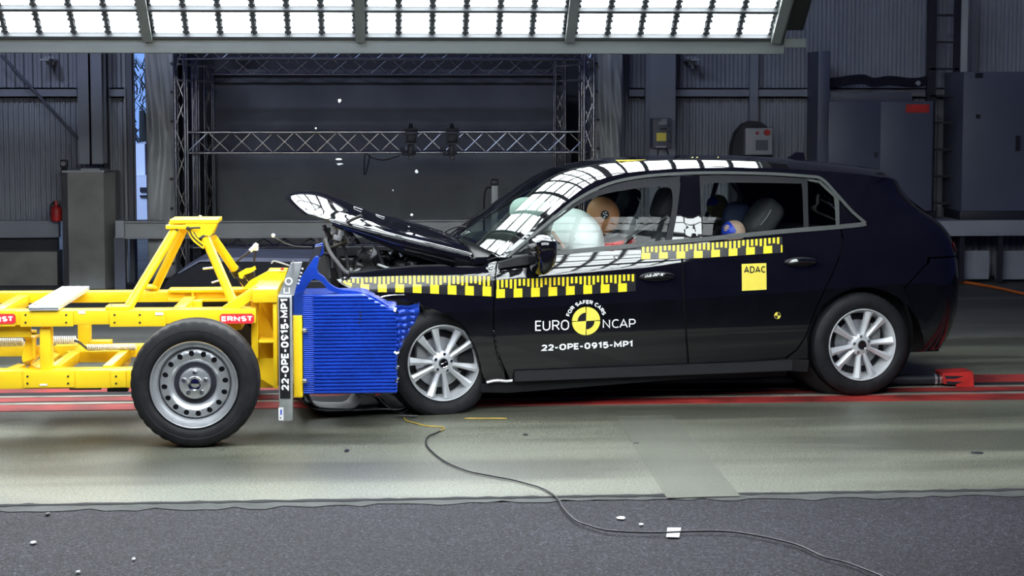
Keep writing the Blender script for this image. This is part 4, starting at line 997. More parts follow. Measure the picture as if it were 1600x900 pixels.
# ------------------------------------------------------------------ bonnet, engine bay, interior
def lerpt(tab, x, dim):
    pts = cr([tuple(t) for t in tab], 8)
    if x <= pts[0][0]: return Vector(pts[0][1:])
    for p, q in zip(pts, pts[1:]):
        if x <= q[0]: f = (x - p[0]) / (q[0] - p[0] + 1e-9); return Vector(p[1:]).lerp(Vector(q[1:]), f)
    return Vector(pts[-1][1:])
FT = [(-1, -.60, -.62, 1.085), (-.55, -.705, -.36, 1.115), (0, -.765, 0, 1.188), (.33, -.75, .2, 1.2), (.7, -.65, .44, 1.185), (1, -.505, .6, 1.15)]
RT = [(-1, .234, -.68, .868), (-.5, .275, -.34, .905), (0, .30, 0, .93), (.5, .33, .33, .94), (1, .362, .66, .94)]
rows = []
for i in range(41):
    a = i / 40; r = []
    for j in range(41):
        b_ = -1 + j / 20; f = lerpt(FT, b_, 3); q = lerpt(RT, b_, 3); p = q.lerp(f, a)
        sm_ = min(1, max(0, (a - .45) / .4)); sm_ = sm_ * sm_ * (3 - 2 * sm_)
        p.z += (.045 + .06 * sm_) * (1 - abs(b_) ** 2.2) * math.sin(math.pi * (a if a < .5 else .5 + (a - .5) ** 1.8 * 1.741)) ** .6 - .012 * math.exp(-((a - .45) / .06) ** 2) * (1 - abs(b_)) * (1 if b_ < .5 else .5)
        p.z += .008 * math.exp(-((abs(b_) - .72) / .06) ** 2) * (1 - a * .5)
        r.append(p)
    rows.append(r)
b = MB(); b.pgrid(rows); hood = b.build('bonnet', 'paint', car, ang=180); sm = hood.modifiers.new('t', 'SOLIDIFY'); sm.thickness = .012; sm.offset = -1 if hood.data.polygons[0].normal.z > 0 else 1
# turned-down side flanges and front lip
for sd in (0, 40):
    ra = []; rb = []; sg = -1 if sd == 0 else 1
    rr = [[r[sd] for r in rows], [r[sd] + Vector((0, sg * .006, -.02)) for r in rows], [r[sd] + Vector((0, sg * .002, -.10 * min(1, (1 - i / 40) * 1.6 + .2))) for i, r in enumerate(rows)]]
    b = MB(); b.pgrid(rr); o = b.build('bonnet_flange', 'paint', car, ang=60); sm = o.modifiers.new('t', 'SOLIDIFY'); sm.thickness = .006
b = MB(); b.tube([r[0] + Vector((0, -.008, -.014)) for r in rows[1:38]], .0035, 6); b.build('bonnet_crease_highlight', 'trim', hood)  # grey tube paints the bright highlight along the bonnet crease
b = MB(); b.pgrid([[rows[38 - k * 2][4 + j * 2] - Vector((0, 0, .03 + .012 * (k % 2))) for j in range(17)] for k in range(18)]); b.build('bonnet_inner_frame', 'blackmatte', car, ang=30)
# flat marker squares on the bonnet
for (x, y, v) in ((558, 326, .1), (594, 339, .05)):
    p = carpx(x, y, v); best = min((q for r in rows for q in r), key=lambda q: abs(proj(c2w(q))[0] - x) + abs(proj(c2w(q))[1] - y))
    b = MB(); b.box(best + Vector((0, 0, .004)), (.05, .05, .004), rot=Euler((0, R(20), 0))); b.build('bonnet_marker', 'alu', hood)
# engine bay: far wing, block, tubes, radiator pack folded back
def cb_(px0, py0, px1, py1, v0, v1): 
    a = carpx(px0, py0, v0); c = carpx(px1, py1, v0); return (a.x, v0, c.z), (c.x, v1, a.z)
b = MB(); b.box2((-.42, -.60, .30), (.16, .62, .80), bev=.03); b.build('engine_block', 'blackmatte', car)
b = MB(); b.box2((-.30, -.35, .78), (.05, .30, .86), bev=.03); b.box2((-.12, -.5, .76), (.1, -.36, .85), bev=.02); b.build('engine_cover', 'blackpl', car)
b = MB(); rad = [(-.64, -.55), (-.60, .58)]; p0 = carpx(498, 352, -.3); p1 = carpx(510, 440, -.3)
b.bar((p0.x + .12, .25, p0.z - .12), (p1.x + .10, .25, p1.z - .12), .5, .05, up=(1, 0, 0)); b.build('radiator_pack', 'blackmatte', car)
b = MB(); pts = [carpx(x, y, -.55) for x, y in cr([(508, 372), (515, 392), (526, 408), (540, 424), (552, 426), (565, 418)])]; b.tube(pts, .011, 8); b.build('coolant_pipe', 'greypl', car)
b = MB(); pts = [carpx(x, y, -.66) for x, y in cr([(545, 427), (580, 424), (640, 417), (700, 415), (738, 414)])]; b.tube(pts, .009, 8); b.build('wing_rail', 'trimd', car)
for (ax_, ay_, bx_, by_, r_) in ((506, 352, 520, 420, .012), (514, 356, 500, 400, .010), (498, 372, 516, 436, .009), (524, 362, 545, 425, .010), (508, 392, 535, 438, .014), (520, 350, 560, 380, .012)):
    b = MB(); pa = carpx(ax_, ay_, -.42); pb = carpx(bx_, by_, -.5); pm = pa.lerp(pb, .5) + Vector((.02, .02, .01)); b.tube(cr([tuple(pa), tuple(pm), tuple(pb)], 4), r_, 8); b.build('bent_strut', 'trimd', car)
rnd = random.Random(11)
kinds = [('hose', 'blackpl'), ('bracket', 'greypl'), ('metal_fitting', 'steel'), ('broken_plastic', 'blackpl'), ('wire_loom', 'blackpl')]
for k in range(34):
    px = rnd.uniform(492, 640); py = rnd.uniform(362, 432) if px < 560 else rnd.uniform(392, 424); v = rnd.uniform(-.62, -.25); p = carpx(px, py, v); nm, mt = kinds[k % 5]
    if px > 560 and p.z > 1.0: continue
    b = MB(); sc = rnd.uniform(.5, 1.2); rt = Euler((rnd.uniform(-1, 1), rnd.uniform(-1, 1), rnd.uniform(-1, 1)))
    if nm in ('hose', 'wire_loom'):
        q = [p + Vector((rnd.uniform(-.06, .06), rnd.uniform(-.05, .05), rnd.uniform(-.06, .06))) * (i > 0) * i * .8 for i in range(4)]; b.tube(cr(q, 4), .006 * sc + .003, 7)
    elif nm == 'metal_fitting': b.cyl(p, p + rt.to_matrix() @ Vector((0, 0, .035 * sc)), .011 * sc, .007 * sc, seg=12); b.cyl(p, p + rt.to_matrix() @ Vector((0, 0, .008)), .016 * sc, seg=6)
    elif nm == 'bracket': b.box(p, (.05 * sc, .02, .035 * sc), rot=rt, bev=.004); b.box(p + Vector((.01, .0, .02)), (.012, .02, .06 * sc), rot=rt, bev=.003)
    else: b.box(p, (.07 * sc, .04, .04 * sc), rot=rt, bev=.01)
    b.build(nm, mt, car)
p = carpx(604, 418, -.6); b = MB(); b.box(p, (.11, .05, .014), rot=Euler((0, R(20), 0)), bev=.003); b.build('battery_strap', 'beam', car)
for x, y in ((644, 412), (690, 406)): p = carpx(x, y, -.5); b = MB(); b.cyl(p - Vector((0, 0, .06)), p, .035, .028, seg=20); b.cyl(p, p + Vector((0, 0, .012)), .032, seg=8); b.build('reservoir_cap', 'greypl', car)
# fender-top rail, cowl, wipers
b = MB(); b.pgrid([[Vector((.2 + .14 * k, v, .79 + .10 * k - .02 * (abs(v) / .7) ** 2 + .05 * (1 - (v / .7) ** 2) * .6)) for v in [-.70 + .07 * i for i in range(21)]] for k in (0, .4, .8, 1.1)]); b.build('cowl_panel', 'blackpl', car, ang=180)
b = MB(); q = [carpx(x, y, -.45) for x, y in cr([(733, 404), (748, 399), (766, 396), (776, 401)])]; b.tube(q, .008, 6); b.build('wiper_arm', 'blackpl', car)
b = MB(); q = [carpx(x, y, .1) for x, y in cr([(690, 366), (702, 358), (716, 354), (728, 355)])]; b.tube(q, .008, 6); b.build('wiper_arm', 'blackpl', car)
b = MB(); q = [carpx(x, y, -.74) for x, y in ((742, 402), (776, 401), (778, 406), (760, 411), (738, 414))]; b.prism([(v.x, v.z) for v in q], 'y', -.76, -.66, lambda x, y, t: Vector((x, t, y))); b.build('wing_corner', 'paint', car)
# torn black bumper and undertray pressed under the barrier
def sheet(name, pts, v0, v1, m, nv=8, amp=.01, seed=1, sag=0):
    rnd = random.Random(seed); P_ = [carpx(x, y, v0) for x, y in pts]; rows = []
    for p in P_: rows.append([Vector((p.x + rnd.uniform(-amp, amp), v0 + (v1 - v0) * j / nv, p.z + rnd.uniform(-amp, amp) * .5)) for j in range(nv + 1)])
    b = MB(); b.pgrid(rows); o = b.build(name, m, car, ang=60); sm = o.modifiers.new('t', 'SOLIDIFY'); sm.thickness = .008; return o
sheet('torn_undertray', cr([(472, 612), (474, 626), (482, 637), (500, 643), (540, 644), (590, 641), (625, 641), (640, 633)], 3), -.80, -.1, 'blackpl', amp=.004)
sheet('undertray_lining', cr([(480, 612), (486, 628), (500, 638), (540, 640), (556, 636), (566, 620)], 3), -.74, -.45, 'beam', amp=.003, seed=2)
sheet('torn_bumper', cr([(560, 612), (590, 620), (615, 640), (632, 642), (642, 620), (648, 600)], 3), -.78, -.5, 'blackpl', amp=.012, seed=4)
sheet('torn_bumper', cr([(655, 478), (664, 492), (660, 510), (648, 535), (628, 556), (622, 590), (622, 615)], 3), -.86, -.6, 'blackpl', amp=.010, seed=6)
sheet('wheel_arch_liner', cr([(640, 540), (645, 510), (665, 493), (695, 495), (722, 510), (738, 533), (748, 560), (755, 600)], 4), -.84, -.45, 'blackpl', amp=.002, seed=8)
b = MB(); q = [Pso(*solve(x, y), -1, .006) for x, y in cr([(590, 467), (600, 463), (615, 461), (632, 460.5)])]; b.tube(q, .004, 6); b.build('torn_edge_glare', 'chrome', car)  # chrome tube stands in for the glare on the torn wing edge
b = MB(); q = [Pso(*solve(x, y), -1, .004) for x, y in cr([(590, 467), (597, 474), (604, 481)])]; b.tube(q, .004, 6); b.build('torn_edge_glare', 'chrome', car)  # second chrome tube, highlight painted down the tear
# crumpled chrome-bright fold behind the front wheel and the dented wing/door joint
b = MB(); q = [Pso(*solve(x, y), -1, .008) for x, y in cr([(771, 516), (773, 530), (776, 548), (781, 566), (787, 580)])]; b.tube(q, [.003, .006, .007] * 8 + [.004], 8) if len(q) == 25 else b.tube(q, .006, 8); b.build('bent_wing_fold', 'paint', car)
b = MB(); q = [Pso(*solve(x, y), -1, .006) for x, y in cr([(760, 597), (775, 594), (790, 595), (800, 594)])]; b.tube(q, .009, 8); b.build('sill_front_fold', 'silver', car)

# dashboard, steering wheel, seats
b = MB(); b.blob((.62, 0, .84), (.22, .70, .13), e=.5); b.build('dashboard', 'blackpl', car)
b = MB(); b.box2((.25, -.72, .2), (WB - .35, .72, .26)); b.build('cabin_floor', 'blackmatte', car)
b = MB(); c = Vector((.92, -.37, .84)); ring = [c + Vector((.18 * math.cos(t) * .42, .18 * math.sin(t), .18 * math.cos(t) * .9)) for t in [k * math.pi / 14 for k in range(28)]]; b.tube(ring, .014, 8, closed=True); b.bar(c, c + Vector((-.2, 0, -.05)), .05, .05); b.build('steering_wheel', 'blackpl', car)
def airbag(px, py, v, rad, rot, m='airbag', name='airbag', seed=0):
    p = carpx(px, py, v); b = MB(); b.blob(p, rad, rot=rot, nu=44, nv=26, fn=lambda q: q * (1 + .012 * math.sin(q.x * 40 + seed) * math.sin(q.y * 31) + .01 * math.sin(q.z * 37))); return b.build(name, m, car, ang=180)
airbag(903, 378, -.40, (.15, .25, .205), Euler((0, R(-16), 0)))
airbag(842, 343, .30, (.20, .27, .12), Euler((0, R(30), 0)), seed=2)
def seat(u, v, rake, hr=True, z0=.30):
    b = MB(); b.blob((u, v, z0 + .09), (.27, .25, .10), rot=Euler((0, R(-8), 0)), e=.45); b.build('seat_cushion', 'seat', car)
    d = Vector((math.sin(R(rake)), 0, math.cos(R(rake)))); c = Vector((u + .22, v, z0 + .16)) + d * .30
    b = MB(); b.blob(c, (.075, .245, .33), rot=Euler((0, R(rake), 0)), e=.5, fn=lambda q: Vector((q.x, q.y * (1 - .22 * max(0, q.z) / .33), q.z))); o = b.build('seat_backrest', 'seat', car)
    if hr:
        h = c + d * .42; b = MB(); b.blob(h, (.055, .13, .10), rot=Euler((0, R(rake), 0)), e=.55); b.build('head_restraint', 'seat', car)
        b = MB(); b.cyl(c + d * .3 + Vector((0, -.05, 0)), h + Vector((0, -.05, 0)), .007, seg=8); b.cyl(c + d * .3 + Vector((0, .05, 0)), h + Vector((0, .05, 0)), .007, seg=8); b.build('restraint_post', 'chrome', car)
    return c, d
pc = carpx(1018, 322, -.33)
c, d = seat(1.05, -.37, 20); c2, d2 = seat(1.05, .37, 20)
# curved pale seam along the driver's seat shoulder, seen through the glass
b = MB(); q = [carpx(x, y, -.42) for x, y in cr([(996, 308), (1003, 320), (1009, 334), (1018, 349)])]; b.tube(q, .004, 6); b.build('seat_seam', 'greypl', car)
b = MB(); b.blob((2.15, 0, .42), (.25, .66, .11), e=.4); b.build('rear_bench', 'seat', car)
b = MB(); b.blob((2.48, 0, .70), (.08, .64, .30), rot=Euler((0, R(22), 0)), e=.4); b.build('rear_backrest', 'seat', car)
b = MB(); q = [carpx(x, y, -.60) for x, y in cr([(1044, 338), (1020, 352), (995, 365), (975, 380)])]; b.tube(q, .012, 6); b.build('seat_belt', 'blackpl', car)
b = MB(); q = [carpx(x, y, -.6) for x, y in cr([(862, 362), (870, 372), (880, 388)])]; b.tube(q, .012, 6); b.build('sun_visor_arm', 'beige', car)

# ------------------------------------------------------------------ crash test dummies
def w_(p): return c2w(p)
def dummy_body(root, pts, edges, rad, m, name):
    me = bpy.data.meshes.new(name); me.from_pydata(pts, edges, []); me.materials.append(M[m]); o = bpy.data.objects.new(name, me); COL.objects.link(o); o.parent = root
    s = o.modifiers.new('s', 'SKIN'); 
    for i, v in enumerate(me.skin_vertices[0].data): v.radius = rad[i]; v.use_root = (i == 0)
    u = o.modifiers.new('u', 'SUBSURF'); u.levels = 2; u.render_levels = 2
    return o
def dummy(base, headpx, hv, scale, label, headm, shirt, armdir=-1, leanx=-.05, name='crash_test_dummy', marks=True, hr=(.1, .078, .118)):
    root = empty(name, tuple(c2w(base)), 0, label, 'crash test dummy'); root.rotation_euler = CROT
    h = carpx(headpx[0], headpx[1], hv) - Vector(base); k = scale
    neck = h + Vector((.035 * k, 0, -.13 * k)); ch = neck + Vector((.05 * k, 0, -.12 * k)); pel = Vector((ch.x + .12 * k, 0 + h.y, max(.04, ch.z - .38 * k)))
    sh = .17 * k
    pts = [pel, pel.lerp(ch, .5), ch, neck + Vector((.01, 0, -.03 * k)), ch + Vector((0, -sh, .02)), ch + Vector((-.08 * k, -sh - .05 * k, -.22 * k)), ch + Vector((-.30 * k, -sh + .02, -.2 * k)), ch + Vector((-.37 * k, -sh + .03, -.17 * k)),
           ch + Vector((0, sh, .02)), ch + Vector((-.08 * k, sh + .05 * k, -.22 * k)), ch + Vector((-.30 * k, sh - .02, -.2 * k)), ch + Vector((-.37 * k, sh - .03, -.17 * k)),
           pel + Vector((-.10 * k, -.09 * k, .0)), pel + Vector((-.44 * k, -.11 * k, .07 * k)), pel + Vector((-.64 * k, -.10 * k, -.20 * k)), pel + Vector((-.10 * k, .09 * k, 0)), pel + Vector((-.44 * k, .11 * k, .07 * k)), pel + Vector((-.64 * k, .10 * k, -.20 * k))]
    ed = [(0, 1), (1, 2), (2, 3), (2, 4), (4, 5), (5, 6), (6, 7), (2, 8), (8, 9), (9, 10), (10, 11), (0, 12), (12, 13), (13, 14), (0, 15), (15, 16), (16, 17)]
    rd = [(.13, .11), (.13, .11), (.13, .10), (.05, .05), (.065, .06), (.048, .045), (.035, .035), (.03, .025), (.065, .06), (.048, .045), (.035, .035), (.03, .025), (.09, .085), (.065, .06), (.05, .05), (.09, .085), (.065, .06), (.05, .05)]
    dummy_body(root, [tuple(p) for p in pts], ed, [(a * k, b_ * k) for a, b_ in rd], shirt, 'body')
    tilt = Euler((0, R(-18), 0)); rm = tilt.to_matrix()
    def face(q):      # forward is -x: brow, nose, chin, flatter jaw sides
        x, y, z = q; X, Z = x / (hr[0] * k), z / (hr[2] * k)
        if x < 0:
            x -= .016 * k * math.exp(-((Z + .12) / .14) ** 2 - (y / (.014 * k)) ** 2)
            x += .010 * k * math.exp(-((Z - .08) / .1) ** 2 - ((abs(y) - .03 * k) / (.018 * k)) ** 2)
            x -= .006 * k * math.exp(-((Z + .75) / .18) ** 2); x += .005 * k * math.exp(-((Z + .45) / .05) ** 2 - (y / (.03 * k)) ** 2)
        if Z < -.2: y *= 1 - .30 * (-Z - .2); x = x * (1 - .10 * (-Z)) - .012 * k * (-Z - .2)
        return Vector((x, y, z))
    b = MB(); b.blob(h, (hr[0] * k, hr[1] * k, hr[2] * k), rot=tilt, e=.92, nu=48, nv=36, fn=face); b.build('head', headm, root, ang=180)
    for i in range(5):
        p = h + rm @ Vector((.02 * k, 0, -hr[2] * k * .86 - .0)) + Vector((.008, 0, -.02)) * i * k; b = MB(); b.cyl(p, p + Vector((.004, 0, -.012)) * k, .042 * k, seg=24); b.build('neck_ring', 'blackpl' if i % 2 == 0 else 'greypl', root)
    return root, h, ch, neck, rm, k
drv, h, ch, neck, rm, k = dummy((1.15, -.37, .30), (943, 337), -.37, 1.0, 'crash test dummy with tan head pressed into the white airbag behind the steering wheel', 'skin', 'blackpl')
b = MB()
side = Vector((-.012, -.0745, .012)); cc = h + rm @ side
b.cyl(cc + Vector((0, .012, 0)), cc + Vector((0, -.006, 0)), .026, seg=28); o = b.build('head_target', 'labelk', drv)
for dx, dz in ((0, 0), (-.010, .008), (.004, .014), (.011, -.003), (-.003, -.014)):
    b = MB(); b.cyl(cc + Vector((dx, -.006, dz)), cc + Vector((dx, -.0085, dz)), .004, seg=10); b.build('target_dot', 'white', o)
b = MB(); cc = h + rm @ Vector((.02, -.068, -.035)); b.cyl(cc, cc + Vector((0, -.008, 0)), .0075, seg=16); b.build('socket_hole', 'labelk', drv)
b = MB()
for i, (r0, zz_, mm_) in enumerate(((.12, 0, 0),)): b.tube([ch + Vector((-.02 + .10 * math.cos(t), .17 * math.sin(t), .075 + .02 * math.cos(t))) for t in [q * math.pi / 12 for q in range(24)]], .028, 10, closed=True)
b.build('red_collar', 'redcloth', drv)
b = MB(); b.tube([ch + Vector((-.02 + .09 * math.cos(t), .14 * math.sin(t), .10 + .02 * math.cos(t))) for t in [q * math.pi / 12 for q in range(24)]], .014, 8, closed=True); b.build('black_collar', 'blackpl', drv)
b = MB(); p = carpx(983, 358, -.45) - Vector((1.15, -.37, .30)); b.blob(p, (.045, .05, .075), rot=Euler((0, R(20), 0)), e=.7); b.blob(p + Vector((.0, -.03, .05)), (.03, .025, .03), e=.7); b.build('shoulder_joint', 'greypl', drv)
b = MB(); q = p + Vector((-.01, -.05, -.065)); b.blob(q, (.02, .015, .014), nu=12, nv=8); b.blob(q + Vector((.028, 0, .012)), (.012, .012, .012), nu=12, nv=8); b.build('shoulder_bolt', 'chrome', drv)
k1_, h, ch, neck, rm, k = dummy((2.15, .36, .52), (1121, 322), .30, .82, 'child crash dummy with round olive head and blue tape in the far rear seat', 'olive', 'blackpl', hr=(.088, .085, .092))
p0 = h; b = MB(); rws = []
for i in range(5):
    th = R(100 + i * 14); rws.append([p0 + rm @ (Vector((math.cos(th) * math.cos(f) * .0895 * k, math.sin(f) * .0865 * k, math.sin(th) * math.cos(f) * .0935 * k)) * 1.03) for f in [R(-62 + q * 8) for q in range(8)]])
b.pgrid(rws); b.build('blue_tape', 'bluemark', k1_, ang=180)
k2_, h2, ch2, n2, rm2, kk = dummy((2.1, -.40, .52), (1146, 363), -.40, .72, 'child crash dummy with low beige head in the near rear child seat', 'beige', 'navy', hr=(.105, .09, .105))
b = MB(); rws = []
for i in range(6):
    th = R(100 + i * 14); rws.append([h2 + rm2 @ (Vector((math.cos(th) * math.cos(f) * .106 * kk, math.sin(f) * .092 * kk, math.sin(th) * math.cos(f) * .106 * kk)) * 1.03) for f in [R(-80 + q * 10) for q in range(11)]])
b.pgrid(rws); b.build('blue_tape', 'bluemark', k2_, ang=180)
# child seat shell with navy head wing
q = carpx(1152, 340, -.15); cs = empty('child_seat', tuple(c2w((2.2, -.36, .52))), 0, 'dark blue and grey child car seat around the low beige dummy head', 'child seat'); B0 = Vector((2.2, -.36, .52)); cs.rotation_euler = CROT
b = MB(); b.blob(q - B0, (.10, .055, .10), rot=Euler((0, R(12), 0)), e=.8); b.build('head_wing', 'navy', cs)
q2 = carpx(1190, 343, -.38); b = MB(); b.blob(q2 - B0, (.085, .13, .14), rot=Euler((0, R(38), 0)), e=.6); b.build('seat_shell', 'seat', cs)
b = MB(); q = [carpx(x, y, -.53) - B0 for x, y in cr([(1205, 328), (1198, 340), (1188, 352)])]; b.tube(q, .004, 6); b.build('shell_piping', 'greypl', cs)
b = MB(); b.box2(Vector((-.2, -.18, -.06)), Vector((.16, .2, .05)), bev=.03); b.build('seat_base', 'blackpl', cs)
# ------------------------------------------------------------------ yellow crash trolley with deformable barrier
TR = Vector((-1.1, 10.12, 0))
tr_ = empty('crash_trolley', tuple(TR), 0, 'yellow steel crash trolley with one big near wheel and a blue crushed barrier in front', 'trolley')
YN, YF = 9.66, 10.58
def T(px, py, Y): return atY(px, py, Y) - TR
def tb(name, px0, py0, px1, py1, Y, dep, m='yellow', bev=.004, parent=None):
    a = T(px0, py0, Y); c = T(px1, py1, Y); b = MB(); b.box2((a.x, a.y, c.z), (c.x, a.y + dep, a.z), bev=bev); return b.build(name, m, parent or tr_)
def tprism(name, pts, Y, dep, m='yellow', parent=None, ang=30):
    q = [T(x, y, Y) for x, y in pts]; b = MB(); b.prism([(v.x, v.z) for v in q], 'y', q[0].y, q[0].y + dep, lambda x, y, t: Vector((x, t, y))); return b.build(name, m, parent or tr_, ang=ang)
def holes(pts, Y, par, r=.0055):
    for x, y in pts:
        q = T(x, y, Y); b = MB(); b.cyl(q, q + Vector((0, -.004, 0)), r, seg=12); b.build('bolt', 'darkdev', par)
# long rails
o = tb('upper_rail', -60, 486.5, 400, 505, YN, .12); o = tb('lower_rail', -60, 580.5, 300, 605, YN, .12)
o = tb('upper_rail', -60, 457.5, 400, 471, YF - .1, .10); tb('lower_rail', -60, 541, 38, 557, YF - .1, .1); tb('lower_rail', 84, 541, 330, 557, YF - .1, .1)
tb('rail_flange', 262, 452.5, 402, 456.5, YF - .14, .14); tb('rail_flange', 262, 467, 402, 471, YF - .14, .05)
for x in (299, 351): tb('rail_stiffener', x, 456, x + 4, 467, YF - .13, .03)
for (x0, x1, hs_) in ((31, 114.5, ((40, 492), (40, 504), (103.5, 492), (103.5, 504))), (171, 259, ((179, 492), (179, 504), (218.5, 492), (218.5, 504))), (-60, 24, ())):
    o = tb('splice_plate', x0, 486, x1, 510, YN - .012, .012, bev=.002); holes(hs_, YN - .012, o)
for (x0, x1, hs_) in ((36, 117, ((43, 588), (43, 599), (106.5, 588), (106.5, 599))), (172.5, 197, ((181.5, 588), (181.5, 599)))):
    o = tb('splice_plate', x0, 580, x1, 605.3, YN - .012, .012, bev=.002); holes(hs_, YN - .012, o)
b = MB(); 
o = tb('small_sticker', 62, 600, 74, 602.5, YN - .016, .002, 'white', 0)
tb('white_reflector', 122, 486.2, 133, 490.5, YN - .004, .004, 'white', 0); tb('white_reflector', 242.5, 488, 255, 492.5, YN - .016, .003, 'white', 0)
# posts and cross members
tb('post', 61, 512.5, 80, 581, YN + .02, .09, bev=.008); tb('post', 121, 505, 140, 545, YF - .09, .09, bev=.006)
tb('post', 300, 470, 315, 500, YF - .3, .06); tb('end_plate', -60, 505, 48, 527, YN + .05, .03)
tb('bracket', 37, 526, 57, 530, YN + .10, .1); tprism('bracket', [(40, 530), (54, 530), (54, 560), (36, 566), (34, 560)], YN + .12, .05); tb('bracket', 50, 528, 55, 560, YN + .08, .04)
def cross(px, py0, py1, name='cross_member', w_px=20, Y0=YN + .12, Y1=YF - .1, m='yellow'):
    a = T(px, py0, YN); c = T(px + w_px, py1, YN); b = MB(); b.box2((a.x, Y0 - TR.y, c.z), (c.x, Y1 - TR.y, a.z), bev=.005); return b.build(name, m, tr_)
cross(-22, 487, 507); cross(150, 582, 602, w_px=22); cross(30, 583, 600, w_px=26); cross(262, 488, 504); cross(345, 488, 520, w_px=30)
def tbar(name, p, Yp, q, Yq, wd, ht, m='yellow', bev=.004):
    b = MB(); b.bar(T(*p, Yp), T(*q, Yq), wd, ht, bev=bev); return b.build(name, m, tr_)
tbar('diagonal_brace', (36, 575), YN + .2, (-8, 592), YN + .05, .06, .05); tprism('knee_plate', [(84, 541), (120, 541), (108, 557), (96, 557)], YF - .16, .04)
tbar('diagonal_brace', (85, 580), YN + .1, (135, 545), YF - .25, .06, .06); tbar('diagonal_brace', (168, 578), YN + .1, (205, 545), YN + .5, .05, .05)
tb('tie_beam', 104, 549, 200, 566, YN + .45, .08); tb('tie_beam', 140, 533, 173, 541, YF - .12, .08)
tbar('diagonal_brace', (40, 566), YN + .3, (62, 545), YN + .2, .04, .05)
# white coil springs
def spring(px0, px1, py, Y, hpx, lab='coil_spring'):
    a = T(px0, py, Y); c = T(px1, py, Y); n = int((px1 - px0) / 3.3); r = hpx / 2 / 290; pts = []
    for k in range(n * 10 + 1): t = k / (n * 10); th = 2 * math.pi * n * t; pts.append((a.x + (c.x - a.x) * t, a.y + r * math.cos(th), a.z + r * math.sin(th)))
    b = MB(); b.tube(pts, .0042, 6); o = b.build(lab, 'white', tr_, ang=180); b = MB(); b.cyl(a, c, r * .55, seg=14); b.build('spring_rod', 'alu', o)
spring(-6, 37, 535, YN + .3, 12); spring(83, 120, 531.5, YN + .55, 12); spring(136, 212, 543, YN + .4, 9)
tb('spring_clamp', 37, 517, 56, 526, YN + .2, .06, 'greypl', .006); tb('clamp_tag', 46, 515.5, 57, 520, YN + .19, .01, 'white', 0)
b = MB(); b.tube([T(x, y, YN + .5) for x, y in cr([(116, 532), (124, 535), (130, 540), (138, 546)])], .007, 6); b.build('spring_cable', 'cable', tr_)
# pale plank lying across both rails
a0, a1 = T(44.5, 480, YN - .03), T(92, 480, YN - .03); zt = T(60, 477.3, YN - .03).z
b = MB(); b.box2((a0.x, YN - .03 - TR.y, zt - .028), (a1.x, YF + .04 - TR.y, zt), bev=.003); pk = empty('cross_plank', (TR.x + (a0.x + a1.x) / 2, 10.12, TR.z + zt - .028), 0, 'pale aluminium plank lying across the yellow trolley rails at left', 'plank')
off_ = Vector((a0.x + a1.x, 0, 0)) / 2 + Vector((0, 0, zt - .028))
for v in b.bm.verts: v.co -= off_
b.build('plank', 'alu', pk)
for i in range(3):
    for yy in (YN + .0, YF - .03):
        b = MB(); x = a0.x + (a1.x - a0.x) * (.2 + .3 * i) - off_.x; b.cyl((x, yy - TR.y, .026), (x, yy - TR.y, .034), .009, seg=10); b.build('bolt', 'steel', pk)
b = MB(); b.box2((a0.x - off_.x + .002, YN - .034 - TR.y, .010), (a1.x - off_.x - .002, YN - .029 - TR.y, .014)); b.build('groove', 'greypl', pk)
# name plates
def nameplate(px0, py0, px1, py1, txt, tx0, tx1, Y):
    a = T(px0, py0, Y); c = T(px1, py1, Y); b = MB(); b.box2((a.x, a.y, c.z), (c.x, a.y + .003, a.z)); 
    vs_ = [e for e in b.bm.edges if abs(e.verts[0].co.y - e.verts[1].co.y) > .001]; bmesh.ops.bevel(b.bm, geom=vs_, offset=.008, segments=3, affect='EDGES')
    o = b.build('name_plate', 'red', tr_); d = T(tx0, py0, Y); e = T(tx1, py0, Y); z0 = c.z + (a.z - c.z) * .18; z1 = c.z + (a.z - c.z) * .82
    text_mapped('lettering', txt, lambda x, y: (d.x + (e.x - d.x) * x, a.y - .0015, z0 + (z1 - z0) * y), 'white', o, .26)
nameplate(343.5, 490.5, 397, 505.5, 'ERNST', 346, 394, YN - .004); nameplate(-29, 490.8, 24.5, 506, 'ERNST', -27, 20, YN - .016)
# A-frame on top
def tub(name, p, Yp, q, Yq, r, m='yellow'):
    b = MB(); b.cyl(T(*p, Yp), T(*q, Yq), r, seg=24); return b.build(name, m, tr_)
YM = 10.1
tub('strut', (272, 362), YM - .08, (200, 481), YN + .06, .026); tub('strut', (286, 360), YM + .08, (241, 453), YF - .06, .025)
tub('strut', (322, 374), YM - .08, (367, 478), YN + .06, .026); tub('strut', (333, 372), YM + .08, (366, 420), YF - .25, .025); tub('strut_sleeve', (366, 420), YF - .25, (372, 429), YF - .22, .030, 'blackpl')
tub('strut', (372, 428), YF - .22, (388, 449), YF - .15, .022)
tb('foot_plate', 164, 478.5, 203, 487, YN + .0, .12, bev=.006); tb('foot_plate', 224, 447, 246, 451.5, YF - .12, .12, bev=.004)
q = T(175, 478, YN + .03); b = MB(); b.cyl(q, q + Vector((0, 0, .01)), .01, seg=6); b.build('bolt', 'steel', tr_)
tprism('head_bracket', [(289.5, 349.5), (339, 349.5), (330, 368), (327, 369), (317, 367), (310, 372), (303, 362), (291, 360)], YM - .12, .02); tprism('head_bracket', [(292, 345), (343, 344), (334, 366), (326, 362), (300, 358)], YM + .10, .02)
tb('top_plate', 265, 342.8, 341, 349, YM - .12, .24, bev=.004); tb('fork_arm', 258.5, 351.5, 291, 358.2, YM - .12, .05, bev=.006); tb('fork_arm', 263, 347, 292, 352, YM + .06, .05, bev=.006)
arc1 = [(292, 358), (296, 368), (303, 378), (312, 385), (318, 389)]; arc2 = [(321, 381), (314, 377), (307, 371), (302, 364), (300, 357)]
